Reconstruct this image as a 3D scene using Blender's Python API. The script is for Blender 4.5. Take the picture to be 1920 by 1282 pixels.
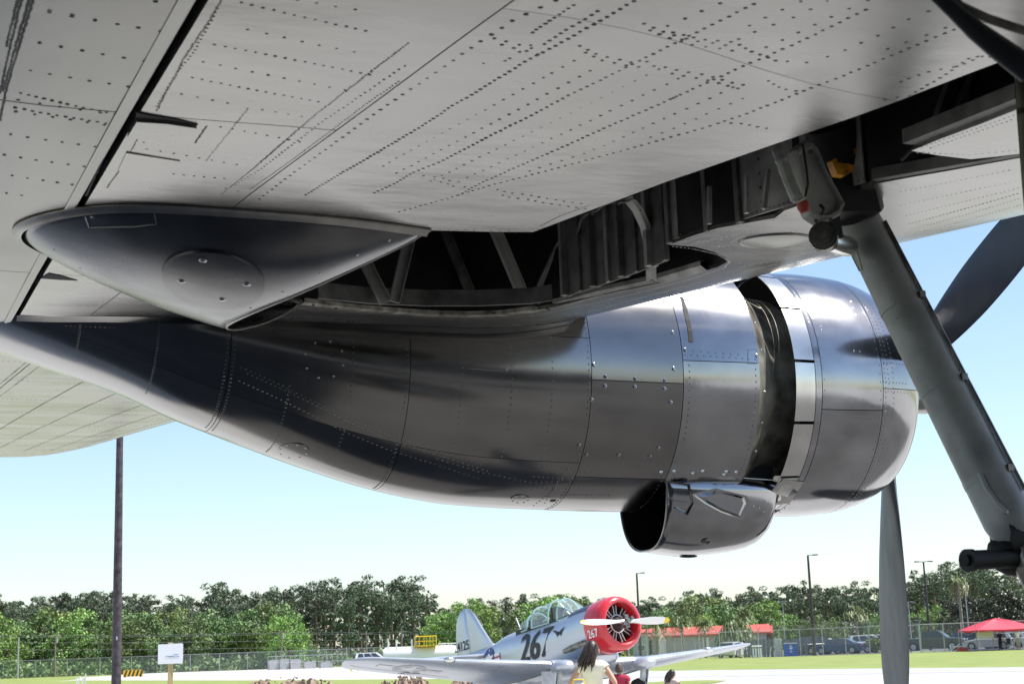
import bpy, bmesh, math, random
from math import sin, cos, tan, pi, radians as R, atan2, sqrt, exp
from mathutils import Vector as V, Matrix, Euler, noise
from mathutils.geometry import delaunay_2d_cdt
from mathutils.bvhtree import BVHTree
random.seed(7)
for o in list(bpy.data.objects): bpy.data.objects.remove(o)
S = bpy.context.scene
COL = S.collection
# ------------------------------------------------------------------ camera
F_PX, YAW, ROLL = 2900.0, R(20.0), R(2.03)
CAM = V((0, 0, 1.5))
PITCH = math.atan(576 * cos(ROLL) / F_PX)
FW = V((sin(YAW) * cos(PITCH), cos(YAW) * cos(PITCH), sin(PITCH)))
_r0 = V((cos(YAW), -sin(YAW), 0)); _u0 = _r0.cross(FW)
RT = _r0 * cos(ROLL) - _u0 * sin(ROLL)
UP = _r0 * sin(ROLL) + _u0 * cos(ROLL)
cd = bpy.data.cameras.new('camera'); cam = bpy.data.objects.new('camera', cd); COL.objects.link(cam)
cam.matrix_world = Matrix(((RT.x, UP.x, -FW.x, CAM.x), (RT.y, UP.y, -FW.y, CAM.y), (RT.z, UP.z, -FW.z, CAM.z), (0, 0, 0, 1)))
cd.sensor_width = 36; cd.lens = F_PX / 1920 * 36; cd.clip_start = .1; cd.clip_end = 6000
cd.dof.use_dof = True; cd.dof.focus_distance = 9.0; cd.dof.aperture_fstop = 10
S.camera = cam
# ------------------------------------------------------------------ sky and sun
SUN_EL, SUN_AZ = R(60), R(105)      # azimuth measured from +Y towards +X
w = bpy.data.worlds.new('World'); S.world = w; w.use_nodes = True
nt = w.node_tree; nt.nodes.clear()
def N(t, **k):
    n = nt.nodes.new(t)
    for a, b in k.items(): setattr(n, a, b)
    return n
sky = N('ShaderNodeTexSky', sky_type='NISHITA', sun_disc=False)
sky.sun_elevation = SUN_EL; sky.sun_rotation = SUN_AZ; sky.altitude = 10; sky.air_density = .95; sky.dust_density = .7; sky.ozone_density = 1.6
bg = N('ShaderNodeBackground'); out = N('ShaderNodeOutputWorld'); bg.inputs[1].default_value = .108
tc = N('ShaderNodeTexCoord'); mp = N('ShaderNodeMapping'); mp.inputs['Scale'].default_value = (1, 1, 2.6)
ns = N('ShaderNodeTexNoise'); ns.inputs['Scale'].default_value = 2.3; ns.inputs['Detail'].default_value = 7; ns.inputs['Roughness'].default_value = .55
cr = N('ShaderNodeValToRGB'); cr.color_ramp.elements[0].position = .54; cr.color_ramp.elements[1].position = .72
sx = N('ShaderNodeSeparateXYZ'); mr = N('ShaderNodeMapRange'); mr.inputs[1].default_value = .1; mr.inputs[2].default_value = .45
mu = N('ShaderNodeMath', operation='MULTIPLY'); mu2 = N('ShaderNodeMath', operation='MULTIPLY'); mu2.inputs[1].default_value = .75
mx = N('ShaderNodeMix', data_type='RGBA'); mx.inputs[7].default_value = (9.5, 9.8, 10.2, 1)
L = nt.links.new
L(tc.outputs['Generated'], mp.inputs[0]); L(mp.outputs[0], ns.inputs[0]); L(ns.outputs[0], cr.inputs[0]); L(tc.outputs['Generated'], sx.inputs[0])
L(sx.outputs[2], mr.inputs[0]); L(mr.outputs[0], mu.inputs[0]); L(cr.outputs[0], mu.inputs[1]); L(mu.outputs[0], mu2.inputs[0])
L(mu2.outputs[0], mx.inputs[0]); L(sky.outputs[0], mx.inputs[6]); L(mx.outputs[2], bg.inputs[0]); L(bg.outputs[0], out.inputs[0])
sl = bpy.data.lights.new('sun', 'SUN'); sl.energy = 4.2; sl.angle = R(.5); sl.color = (1, .96, .9)
sun = bpy.data.objects.new('sun', sl); COL.objects.link(sun)
sd = V((sin(SUN_AZ) * cos(SUN_EL), cos(SUN_AZ) * cos(SUN_EL), sin(SUN_EL)))
sun.rotation_euler = sd.to_track_quat('Z', 'Y').to_euler(); sun.location = (0, 0, 60)
S.view_settings.view_transform = 'Standard'; S.view_settings.look = 'None'; S.view_settings.gamma = 1; S.view_settings.use_curve_mapping = False
S.view_settings.exposure = .92
S.render.engine = 'CYCLES'; S.cycles.max_bounces = 8; S.cycles.diffuse_bounces = 4; S.cycles.glossy_bounces = 4; S.cycles.transparent_max_bounces = 12
# ------------------------------------------------------------------ placing by sight line
def ray(px, py): return (FW * F_PX + RT * (px - 960) - UP * (py - 641)).normalized()
def atY(px, py, Y): r = ray(px, py); return CAM + r * (Y / r.y)
def atD(px, py, D):
    r = ray(px, py); return CAM + r * (D / sqrt(r.x * r.x + r.y * r.y))
def gnd(px, D): p = atD(px, 1200, D); return V((p.x, p.y, 0))
# ------------------------------------------------------------------ mesh helpers
class MB:
    def __init__(s): s.v = []; s.f = []; s.m = []; s.cur = 0
    def add(s, vs, fs):
        b = len(s.v); s.v += [tuple(q) for q in vs]; s.f += [tuple(b + i for i in f) for f in fs]; s.m += [s.cur] * len(fs); return s
    def box(s, c, d, rot=None):
        hx, hy, hz = d[0] / 2, d[1] / 2, d[2] / 2; c = V(c)
        vs = [V((x, y, z)) for x in (-hx, hx) for y in (-hy, hy) for z in (-hz, hz)]
        if rot is not None: vs = [rot @ q for q in vs]
        return s.add([q + c for q in vs], [(0, 1, 3, 2), (4, 6, 7, 5), (0, 4, 5, 1), (2, 3, 7, 6), (0, 2, 6, 4), (1, 5, 7, 3)])
    def bar(s, a, b, w, h, up=(0, 0, 1)):
        a, b = V(a), V(b); z = (b - a); l = z.length; z.normalize(); x = V(up).cross(z)
        if x.length < 1e-4: x = V((1, 0, 0)).cross(z)
        x.normalize(); y = z.cross(x); m = Matrix((x, y, z)).transposed()
        return s.box((a + b) / 2, (w, h, l), m)
    def tube(s, pts, r, n=10, cap=True, sq=1.0):
        pts = [V(p) for p in pts]; rs = r if isinstance(r, (list, tuple)) else [r] * len(pts)
        vs = []; x = None
        for i, p in enumerate(pts):
            t = (pts[min(i + 1, len(pts) - 1)] - pts[max(i - 1, 0)]).normalized()
            if x is None:
                x = t.orthogonal().normalized()
            x = (x - t * x.dot(t)).normalized(); y = t.cross(x)
            vs += [p + (x * cos(2 * pi * k / n) + y * sin(2 * pi * k / n) * sq) * rs[i] for k in range(n)]
        fs = [(i * n + k, i * n + (k + 1) % n, (i + 1) * n + (k + 1) % n, (i + 1) * n + k) for i in range(len(pts) - 1) for k in range(n)]
        if cap: fs += [tuple(range(n))[::-1], tuple((len(pts) - 1) * n + k for k in range(n))]
        return s.add(vs, fs)
    def grid(s, rows, close=False):
        n = len(rows[0]); vs = [q for r_ in rows for q in r_]; fs = []
        for i in range(len(rows) - 1):
            for k in range(n if close else n - 1):
                a, b = i * n + k, i * n + (k + 1) % n; fs.append((a, b, b + n, a + n))
        return s.add(vs, fs)
    def prism(s, poly, off):
        n = len(poly); off = V(off); a = [V(p) for p in poly]
        return s.add(a + [p + off for p in a], [tuple(range(n))[::-1], tuple(range(n, 2 * n))] + [(i, (i + 1) % n, n + (i + 1) % n, n + i) for i in range(n)])
    def dome(s, c, nrm, r, h, n=8, rings=2):
        c = V(c); z = V(nrm).normalized(); x = z.orthogonal().normalized(); y = z.cross(x); vs = []
        for j in range(rings):
            a = j / rings * pi / 2
            vs += [c + (x * cos(2 * pi * k / n) + y * sin(2 * pi * k / n)) * r * cos(a) + z * h * sin(a) for k in range(n)]
        vs.append(c + z * h); fs = [(j * n + k, j * n + (k + 1) % n, (j + 1) * n + (k + 1) % n, (j + 1) * n + k) for j in range(rings - 1) for k in range(n)]
        t = len(vs) - 1; fs += [((rings - 1) * n + k, (rings - 1) * n + (k + 1) % n, t) for k in range(n)]
        return s.add(vs, fs)
    def ell(s, c, r, n=12, m=8, rot=None):
        rows = []
        for i in range(m + 1):
            a = pi * i / m
            row = [V((r[0] * sin(a) * cos(2 * pi * k / n), r[1] * sin(a) * sin(2 * pi * k / n), r[2] * cos(a))) for k in range(n)]
            if rot is not None: row = [rot @ q for q in row]
            rows.append([q + V(c) for q in row])
        return s.grid(rows, True)
def obj(name, mb, mat, parent=None, smooth=35, local=False, kind=None):
    me = bpy.data.meshes.new(name); me.from_pydata(mb.v, [], mb.f)
    mats = mat if isinstance(mat, (list, tuple)) else [mat]
    for m_ in mats: me.materials.append(m_)
    if len(mats) > 1: me.polygons.foreach_set('material_index', mb.m)
    bm = bmesh.new(); bm.from_mesh(me)
    if len(bm.faces) < 60000: bmesh.ops.recalc_face_normals(bm, faces=bm.faces)
    bm.to_mesh(me); bm.free()
    if smooth:
        me.polygons.foreach_set('use_smooth', [True] * len(me.polygons)); me.set_sharp_from_angle(angle=R(smooth))
    o = bpy.data.objects.new(name, me); COL.objects.link(o)
    if parent is not None:
        o.parent = parent
        if not local: o.matrix_parent_inverse = WM[parent.name].inverted() if parent.name in WM else Matrix()
    if kind: o['kind'] = kind
    return o
WM = {}
def thing(name, label, cat, loc=(0, 0, 0), rz=0, group=None, rot=None):
    o = bpy.data.objects.new(name, None); COL.objects.link(o); o.empty_display_size = .2
    e = Euler(rot if rot else (0, 0, rz)); o.location = loc; o.rotation_euler = e
    o['label'] = label; o['category'] = cat
    if group: o['group'] = group
    WM[o.name] = Matrix.Translation(V(loc)) @ e.to_matrix().to_4x4(); return o
def wpart(o, top):  # remember world matrix of a part whose coordinates are world coordinates
    WM[o.name] = Matrix(); return o
def sub(name, mb, mat, part, **k):   # sub-part in the same coordinates as its part
    return obj(name, mb, mat, part, local=True, **k)
def tag(o, label, cat, group=None, kind=None):
    o['label'] = label; o['category'] = cat
    if group: o['group'] = group
    if kind: o['kind'] = kind
    return o
def copy_tree(o, parent=None, loc=None, rz=None, label=None, group=None):
    c = o.copy(); COL.objects.link(c)
    if parent is not None: c.parent = parent
    if loc is not None: c.location = loc
    if rz is not None: c.rotation_euler = (0, 0, rz)
    if label: c['label'] = label
    if group: c['group'] = group
    for ch in o.children: copy_tree(ch, c)
    return c
def lerp(a, b, t): return a + (b - a) * t
def interp(tab, x):
    if x <= tab[0][0]: return tab[0][1]
    for (a, b), (c, d) in zip(tab, tab[1:]):
        if x <= c: return b + (d - b) * (x - a) / (c - a)
    return tab[-1][1]
def smoothtab(tab, x):   # Catmull-Rom through table
    n = len(tab)
    if x <= tab[0][0]: return tab[0][1]
    if x >= tab[-1][0]: return tab[-1][1]
    for i in range(n - 1):
        if x <= tab[i + 1][0]:
            x0, y0 = tab[i]; x1, y1 = tab[i + 1]; h = x1 - x0; t = (x - x0) / h
            m0 = (y1 - tab[i - 1][1]) / (x1 - tab[i - 1][0]) if i else (y1 - y0) / h
            m1 = (tab[i + 2][1] - y0) / (tab[i + 2][0] - x0) if i + 2 < n else (y1 - y0) / h
            return (2*t**3 - 3*t*t + 1) * y0 + (t**3 - 2*t*t + t) * h * m0 + (-2*t**3 + 3*t*t) * y1 + (t**3 - t*t) * h * m1
# ------------------------------------------------------------------ materials
def mat(name, col, rough=.6, metal=0, noise_scale=None, amt=.15, bump=0, bscale=None, stretch=(1, 1, 1), col2=None, spec=None, rvar=0, alpha=None, emit=None, coat=0, detail=5, trans=0):
    m = bpy.data.materials.new(name); m.use_nodes = True; t = m.node_tree; b = t.nodes['Principled BSDF']
    c = tuple(col) + (1,); b.inputs['Base Color'].default_value = c; b.inputs['Roughness'].default_value = rough; b.inputs['Metallic'].default_value = metal
    if spec is not None: b.inputs['Specular IOR Level'].default_value = spec
    if coat: b.inputs['Coat Weight'].default_value = coat; b.inputs['Coat Roughness'].default_value = .08
    if trans: b.inputs['Transmission Weight'].default_value = trans
    if alpha is not None: b.inputs['Alpha'].default_value = alpha
    if emit: b.inputs['Emission Color'].default_value = c; b.inputs['Emission Strength'].default_value = emit
    if noise_scale:
        tcn = t.nodes.new('ShaderNodeTexCoord'); mpn = t.nodes.new('ShaderNodeMapping'); mpn.inputs['Scale'].default_value = stretch
        nz = t.nodes.new('ShaderNodeTexNoise'); nz.inputs['Scale'].default_value = noise_scale; nz.inputs['Detail'].default_value = detail
        t.links.new(tcn.outputs['Object'], mpn.inputs[0]); t.links.new(mpn.outputs[0], nz.inputs[0])
        mxn = t.nodes.new('ShaderNodeMix'); mxn.data_type = 'RGBA'
        c2 = tuple(col2) + (1,) if col2 else tuple(min(1, q * (1 + 2 * amt)) for q in col) + (1,)
        c1 = c if col2 else tuple(q * (1 - 2 * amt) for q in col) + (1,)
        mxn.inputs[6].default_value = c1; mxn.inputs[7].default_value = c2
        rp = t.nodes.new('ShaderNodeMapRange'); rp.inputs[1].default_value = .3; rp.inputs[2].default_value = .7
        t.links.new(nz.outputs[0], rp.inputs[0]); t.links.new(rp.outputs[0], mxn.inputs[0]); t.links.new(mxn.outputs[2], b.inputs['Base Color'])
        if rvar:
            rr = t.nodes.new('ShaderNodeMapRange'); rr.inputs[1].default_value = .3; rr.inputs[2].default_value = .7
            rr.inputs[3].default_value = max(.02, rough - rvar); rr.inputs[4].default_value = rough + rvar
            t.links.new(nz.outputs[0], rr.inputs[0]); t.links.new(rr.outputs[0], b.inputs['Roughness'])
    if bump:
        tcn = t.nodes.new('ShaderNodeTexCoord'); mpn = t.nodes.new('ShaderNodeMapping'); mpn.inputs['Scale'].default_value = stretch
        nz = t.nodes.new('ShaderNodeTexNoise'); nz.inputs['Scale'].default_value = bscale or 20; nz.inputs['Detail'].default_value = 4
        t.links.new(tcn.outputs['Object'], mpn.inputs[0]); t.links.new(mpn.outputs[0], nz.inputs[0])
        bp = t.nodes.new('ShaderNodeBump'); bp.inputs['Strength'].default_value = 1; bp.inputs['Distance'].default_value = bump
        t.links.new(nz.outputs[0], bp.inputs['Height']); t.links.new(bp.outputs[0], b.inputs['Normal'])
    return m
M = {}
M['wing'] = mat('aged_aluminium_skin', (.385, .375, .352), .27, .85, 1.6, .10, .004, 2.4, (.8, 1.5, 1), rvar=.05)
M['flap'] = mat('grey_painted_flap_skin', (.37, .36, .34), .31, .75, 1.6, .07, .003, 3, (1, .5, 1), rvar=.05)
M['rivet'] = mat('reflection_dark_rivet_heads', (.19, .188, .18), .45, .5)  # darker colour stands in for the dark reflections on the heads
M['polish'] = mat('polished_aluminium', (.24, .235, .23), .16, 1, 3, .09, .0016, 2.2, (.6, 1, 1), rvar=.04)
M['polish2'] = mat('cowl_polished_aluminium', (.35, .35, .357), .14, 1, 3, .09, .0016, 3.2, rvar=.05)
M['bowl'] = mat('smooth_dull_metal_fairing', (.135, .138, .145), .24, .95, 5, .12, .002, 2, rvar=.05)
M['fastener'] = mat('bare_screw_heads', (.75, .75, .74), .25, 1)
M['edge'] = mat('bare_metal_edge', (.40, .39, .365), .35, .9, 12, .08)
M['flapm'] = mat('bright_cowl_flap_metal', (.62, .61, .58), .22, 1, 6, .06)
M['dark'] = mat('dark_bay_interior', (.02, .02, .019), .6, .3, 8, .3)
M['bay'] = mat('grey_green_bay_paint', (.2, .195, .18), .5, .2, 9, .25)
M['bayl'] = mat('lighter_bay_sheet', (.5, .49, .45), .45, .3, 8, .2)
M['black'] = mat('flat_black', (.012, .012, .012), .7)
M['soot'] = mat('heat_stained_metal', (.27, .25, .20), .45, .7, 7, .35, rvar=.1)
M['strut'] = mat('grey_strut_paint', (.38, .395, .38), .45, .1, 7, .15, .0006, 40)
M['arm'] = mat('pale_green_grey_paint', (.42, .43, .38), .45, 0, 6, .15)
M['steel'] = mat('oiled_steel', (.2, .19, .17), .35, .8, 20, .3)
M['chrome'] = mat('bright_steel', (.7, .7, .66), .2, 1)
M['orange'] = mat('orange_paint', (.75, .27, .02), .5, 0, 30, .3)
M['redcap'] = mat('red_rubber_cap', (.5, .08, .04), .5)
M['olive'] = mat('weathered_olive_paint', (.13, .135, .08), .5, .1, 12, .35)
M['blade'] = mat('dark_grey_blade_paint', (.03, .032, .036), .4, .15, 6, .12, rvar=.06)
M['blade_l'] = mat('lighter_grey_blade_paint', (.16, .165, .17), .4, .4, 9, .16, stretch=(1, 1, .3))  # lighter grey, used for the lower blade only
M['beige'] = mat('old_zinc_strip', (.42, .40, .33), .5, .3, 18, .35)
M['rubber'] = mat('rubber', (.02, .02, .02), .75)
M['white'] = mat('white_paint', (.8, .8, .8), .5)
M['glass'] = mat('canopy_glass', (.75, .9, .88), .05, 0, alpha=.2)
M['grass'] = mat('mown_grass', (.15, .20, .035), .9, 0, .35, .25, .02, 8, col2=(.23, .27, .07), detail=12)
M['concrete'] = mat('concrete_apron', (.44, .43, .41), .75, 0, .6, .08, .002, 30, detail=10)
M['pad'] = mat('dark_ground_for_reflections', (.09, .088, .085), .8, 0, .5, .15, .002, 30, detail=10)  # dark tone of the ground added under the aircraft for its reflection
M['taxi'] = mat('grey_asphalt_taxiway', (.36, .36, .37), .8, 0, .8, .08, detail=10)
M['asphalt'] = mat('parking_asphalt', (.1, .1, .1), .8, 0, .8, .1)
M['leaf'] = mat('broadleaf_foliage', (.085, .15, .05), .5, 0, .35, .3, col2=(.20, .28, .11), spec=.3)
M['leafl'] = mat('fresh_green_foliage', (.13, .22, .045), .5, 0, .35, .3, col2=(.25, .35, .10), spec=.3)
M['pine'] = mat('pine_needles', (.055, .085, .048), .55, 0, .35, .3, col2=(.115, .15, .085), spec=.3)
M['magnolia'] = mat('glossy_magnolia_leaf', (.012, .022, .01), .35, 0, 2, .3, col2=(.07, .07, .035))
M['bark'] = mat('grey_brown_bark', (.14, .11, .085), .9, 0, 6, .25)
def vary(m, lo, hi):   # each tree its own shade of green
    t = m.node_tree; b = t.nodes['Principled BSDF']; src = b.inputs['Base Color'].links[0].from_socket; oi = t.nodes.new('ShaderNodeObjectInfo'); mr_ = t.nodes.new('ShaderNodeMapRange'); mr_.inputs[3].default_value = lo; mr_.inputs[4].default_value = hi
    hs = t.nodes.new('ShaderNodeHueSaturation'); m2 = t.nodes.new('ShaderNodeMapRange'); m2.inputs[3].default_value = .475; m2.inputs[4].default_value = .52
    t.links.new(oi.outputs['Random'], mr_.inputs[0]); t.links.new(mr_.outputs[0], hs.inputs['Value']); t.links.new(oi.outputs['Random'], m2.inputs[0]); t.links.new(m2.outputs[0], hs.inputs['Hue']); t.links.new(src, hs.inputs['Color']); t.links.new(hs.outputs[0], b.inputs['Base Color'])
for k in ('leaf', 'leafl', 'pine'): vary(M[k], .72, 1.3)
M['palmleaf'] = mat('palm_frond', (.08, .13, .03), .5, 0, 2, .3, col2=(.2, .24, .09))
M['palmtrunk'] = mat('palm_trunk', (.25, .22, .18), .9, 0, 8, .2)
# ================================================================== BOMBER
def zLE(Y): d = Y - 7.6; return 3.262 + .0785 * d - .0011 * d * d
def xLE(Y): return 4.42 - .16 * Y
def xTE(Y): return xLE(Y) - (4.7 - .12 * Y)
def zw(X, Y):
    u = xLE(Y) - X; z = zLE(Y) - .107 + .107 * max(0, 1 - u / .75) ** 2
    xt = xTE(Y); e = (X1(Y) - X) / max(.3, X1(Y) - xt)
    return z + (.05 * e * e if e > 0 else 0)
def X1(Y): return .42 - .035 * (Y - 2.84)
def X2(Y): return .993 - .083 * (Y - 2.645)
def wn(X, Y):
    e = .01; a = V((e, 0, zw(X + e, Y) - zw(X, Y))); b = V((0, e, zw(X, Y + e) - zw(X, Y))); n = b.cross(a); return n.normalized()
def wp(px, py):
    r = ray(px, py); t = 5.
    for i in range(80):
        P = CAM + r * t; t *= 1 + .7 * ((zw(P.x, P.y) - P.z) / max(.2, P.z - 1.5))
    return CAM + r * t
bomber = thing('bomber', 'old polished silver bomber filling the frame, seen from under its wing beside an engine nacelle', 'airplane', (2.8, 3.8, 0))
BI = WM['bomber'].inverted()
def part(name, mb, m_, **k): return wpart(obj(name, mb, m_, bomber, **k), bomber)
# --- wing main body: upper skin
NY, NX = 40, 26
def wing_top(x0=None):
    rows = []
    for i in range(NY + 1):
        Y = lerp(-1.2, 18.9, i / NY); c = xLE(Y) - xTE(Y); h = lerp(.62, .22, max(0, Y) / 19); row = []
        tipf = sqrt(max(.02, 1 - max(0, (Y - 17.9) / 1.02) ** 2)) if Y > 17.9 else 1
        for k in range(NX + 1):
            x = (k / NX) ** 1.6; xx = lerp(.5, x, tipf)
            z = zLE(Y) + h * sqrt(x) * (1 - x) / .385 - .09 * x
            row.append((xLE(Y) - c * (0.5 + (x - .5) * tipf), Y, lerp(zw(xLE(Y) - c * .5, Y), z, tipf)))
        rows.append(row)
    return rows
mb = MB(); mb.grid(wing_top())
wing = part('wing', mb, M['wing'])
# --- lower skin panels
def inset(poly, d):
    n = len(poly); A = sum(poly[i][0] * poly[(i + 1) % n][1] - poly[(i + 1) % n][0] * poly[i][1] for i in range(n)); s = 1 if A > 0 else -1
    outp = []
    for i in range(n):
        p0, p1, p2 = [V(poly[(i + q) % n]) for q in (-1, 0, 1)]
        d1 = (p1 - p0).normalized(); d2 = (p2 - p1).normalized(); n1 = V((-d1.y, d1.x)) * s; n2 = V((-d2.y, d2.x)) * s
        b = n1 + n2; b = b / max(.3, b.length_squared) * 2 if b.length > 1e-6 else n1
        outp.append(tuple(p1 + b * d * 1.0 * .5 * 1.0 if False else p1 + (n1 + n2) * d / max(.35, 1 + n1.dot(n2))))
    return outp
def dens(poly, step):
    o_ = []
    for i, p in enumerate(poly):
        q = poly[(i + 1) % len(poly)]; l = sqrt((q[0] - p[0]) ** 2 + (q[1] - p[1]) ** 2); n = max(1, int(l / step))
        o_ += [(lerp(p[0], q[0], k / n), lerp(p[1], q[1], k / n)) for k in range(n)]
    return o_
def inside(p, poly):
    c = False; n = len(poly)
    for i in range(n):
        a, b = poly[i], poly[(i + 1) % n]
        if (a[1] > p[1]) != (b[1] > p[1]) and p[0] < (b[0] - a[0]) * (p[1] - a[1]) / (b[1] - a[1]) + a[0]: c = not c
    return c
def skin(poly, gap=.003, step=.14, lift=.012, dz=0, wav=.0026):
    poly = dens(inset(poly, gap), step); pts = list(poly); n = len(poly)
    xs = [p[0] for p in poly]; ys = [p[1] for p in poly]; x = min(xs) + step / 2
    def far(q): return min((q[0] - p[0]) ** 2 + (q[1] - p[1]) ** 2 for p in poly) > (step * .45) ** 2
    while x < max(xs):
        y = min(ys) + step / 2
        while y < max(ys):
            if inside((x, y), poly) and far((x, y)): pts.append((x, y))
            y += step
        x += step
    vo, eo, fo, *_ = delaunay_2d_cdt([V(p) for p in pts], [(i, (i + 1) % n) for i in range(n)], [tuple(range(n))], 1, 1e-5)
    m_ = MB(); vs = [(p.x, p.y, zw(p.x, p.y) + dz + wav * noise.noise(V((p.x * 6, p.y * 2.2, .3)))) for p in vo]; m_.add(vs, fo)
    loop = [min(range(len(vo)), key=lambda j: (vo[j].x - p[0]) ** 2 + (vo[j].y - p[1]) ** 2) for p in poly]
    b = len(m_.v); m_.v += [(m_.v[i][0], m_.v[i][1], m_.v[i][2] + lift) for i in loop]
    for i in range(n): m_.f.append((loop[i], loop[(i + 1) % n], b + (i + 1) % n, b + i)); m_.m.append(0)
    return m_
near = [(2.9, -1.2), (2.16, 2.67), (2.113, 3.216), (2.061, 3.517), (1.98, 4.03), (1.925, 4.56), (1.884, 4.92)]
def Xn(Y): return interp([(b, a) for a, b in near], Y)
rim = [wp(*q) for q in [(1253, 459), (1300, 462), (1338, 473), (1360, 484), (1362, 492), (1345, 501), (1240, 530), (1130, 553), (1040, 575), (950, 589), (880, 592), (800, 590), (730, 585), (650, 578), (560, 566)]]
rim = [(p.x, p.y) for p in rim]
aft = [(1.30, 6.74), (1.14, 6.5), (1.03, 6.2), (1.0, 5.93), (1.04, 5.65), (1.17, 5.38), (1.33, 5.17), (1.519, 5.003)]
ffront = [(p.x, p.y) for p in [wp(*q) for q in [(1920, 295), (1780, 320), (1640, 345), (1590, 362), (1550, 372), (1500, 384), (1470, 395), (1452, 409), (1430, 413), (1345, 428), (1300, 441)]]]
panels = []
ysplit = [-1.2, 2.83, 3.75, 6.35, 8.95, 11.8, 14.6, 17.9]
def strip(fa, fb, y0, y1, n=8): return [(fa(lerp(y0, y1, k / n)), lerp(y0, y1, k / n)) for k in range(n + 1)] + [(fb(lerp(y1, y0, k / n)), lerp(y1, y0, k / n)) for k in range(n + 1)]
for a, b in [(-1.2, 3.75), (3.75, 6.35), (6.35, 8.95), (8.95, 11.8), (11.8, 14.9), (14.9, 17.9)]:
    sub('flap_panel' if b < 9 else 'aileron_panel', skin(strip(xTE, lambda y: X1(y) - .008, a, b), .004, .2, .03), M['flap'], wing)
for a, b in [(-1.2, 3.75), (3.75, 6.35), (6.35, 8.95), (8.95, 11.8), (11.8, 14.6), (14.6, 17.9)]:
    sub('skin_panel', skin(strip(lambda y: X1(y) + .008, X2, a, b), .003, .12, .03), M['wing'], wing)
# chordwise lap seam near the camera
K1 = [(q.x, q.y) for q in (wp(1020, 25), wp(1240, 68), wp(1491, 151), wp(1653, 187), wp(1660, 201))]
def ky(X): return interp([(K1[0][0], K1[0][1]), (K1[1][0], K1[1][1]), (K1[2][0], K1[2][1]), (K1[3][0], K1[3][1])], X)
Yn = 3.0
for k in range(20): Yn = ky(Xn(Yn))
xs_ = [lerp(X2(ky(.95)), Xn(Yn), k / 8) for k in range(9)]; kk = [(x, ky(x)) for x in xs_]; kk[0] = (X2(ky(.95)), ky(.95))
P_in = [(X2(-1.2), -1.2)] + [(X2(lerp(-1.2, kk[0][1], k / 6)), lerp(-1.2, kk[0][1], k / 6)) for k in range(1, 6)] + kk + [(Xn(y), y) for y in (2.67, 1, -1.2) if y < Yn - .05]
sub('skin_panel', skin(P_in, .0012, .12), M['wing'], wing)
P_mid = kk[::-1] + [(X2(lerp(kk[0][1], 7.7, k / 12)), lerp(kk[0][1], 7.7, k / 12)) for k in range(1, 13)] + [(1.4, 7.7), (1.46, 7.0)] + [rim[-1]] + aft + [(1.884, 4.92)] + [(Xn(y), y) for y in (4.56, 4.03, 3.517) if y > Yn + .05]
sub('skin_panel', skin(P_mid, .0012, .12), M['wing'], wing)
# front strip under the leading edge with the leg slot on its aft side
LEl = [(xLE(y), y) for y in (2.9, 4, 5, 6, 7, 7.7)]
P_fr = [(2.95, 2.9)] + ffront + rim + [(1.46, 7.0), (1.4, 7.7)] + LEl[::-1]
sub('skin_panel', skin(P_fr, .0012, .1, .02), M['wing'], wing)
sub('skin_panel', skin([(3.2, -1.2), (2.95, 2.9), (xLE(2.9), 2.9), (xLE(-1.2), -1.2)], .0012, .2, .02), M['wing'], wing)
# spear-shaped panel between slot and bay
P_sp = [(p.x, p.y) for p in [wp(*q) for q in [(1709, 283), (1760, 262), (1840, 232), (1920, 200)]]] + [(2.75, 1.5), (2.95, 1.5)] + [(p.x, p.y) for p in [wp(*q) for q in [(1920, 288), (1870, 294), (1820, 299), (1760, 292)]]]
sub('skin_panel', skin(P_sp, .0005, .12, .01, dz=.0), M['wing'], wing)
# outer wing, strips between spanwise lap seams
fr = [0, .20, .36, .53, .68, .83, 1.0]
def Xf(f): return lambda y: lerp(X2(y), xLE(y), f)
for a, b in [(7.7, 10.6), (10.6, 13.3), (13.3, 15.8), (15.8, 17.9)]:
    for f0, f1 in zip(fr, fr[1:]):
        sub('skin_panel', skin(strip(Xf(f0), Xf(f1), a, b, 4), .0045, .22, .012), M['wing'], wing)
mb = skin([(xTE(17.9), 17.9), (lerp(xTE(18), xLE(18), .04), 18.3), (lerp(xTE(18), xLE(18), .25), 18.75), (lerp(xTE(18), xLE(18), .5), 18.9), (lerp(xTE(18), xLE(18), .78), 18.75), (lerp(xTE(18), xLE(18), .96), 18.3), (xLE(17.9), 17.9)], .003, .2, .02)
sub('wing_tip', mb, M['wing'], wing)
# --- rivets on the lower skin
RV = MB(); RL = MB()
def riv(P, r=.0055, m_=None):
    n = wn(P.x, P.y); q = V((P.x, P.y, zw(P.x, P.y) + .0026 * noise.noise(V((P.x * 6, P.y * 2.2, .3)))))
    (m_ or RV).dome(q, n if n.z < 0 else -n, r * random.uniform(.85, 1.12), r * .3, 7, 2)
def rrow(pts, sp, r=.0055, jit=.0012, off=0):   # pts are sight-line pixels, laid out evenly on the skin
    P = [wp(*q) for q in pts]; rrow3([(p.x, p.y) for p in P], sp, r, jit, off)
def rrow3(P, sp, r=.0055, jit=.0012, off=0):
    d = off
    for a, b in zip(P, P[1:]):
        l = sqrt((a[0] - b[0]) ** 2 + (a[1] - b[1]) ** 2)
        while d < l:
            t = d / l; riv(V((lerp(a[0], b[0], t) + random.uniform(-jit, jit), lerp(a[1], b[1], t) + random.uniform(-jit, jit), 0)), r)
            d += sp
        d -= l
def z4(l): return [(700 + a * .3646, b * .3646) for a, b in l]
def z5(l): return [(1240 + a * .3588, b * .3588) for a, b in l]
def z1(l): return [(a * .3646, b * .3646) for a, b in l]
def z0(l): return [(a * .21875, b * .21875) for a, b in l]
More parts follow.
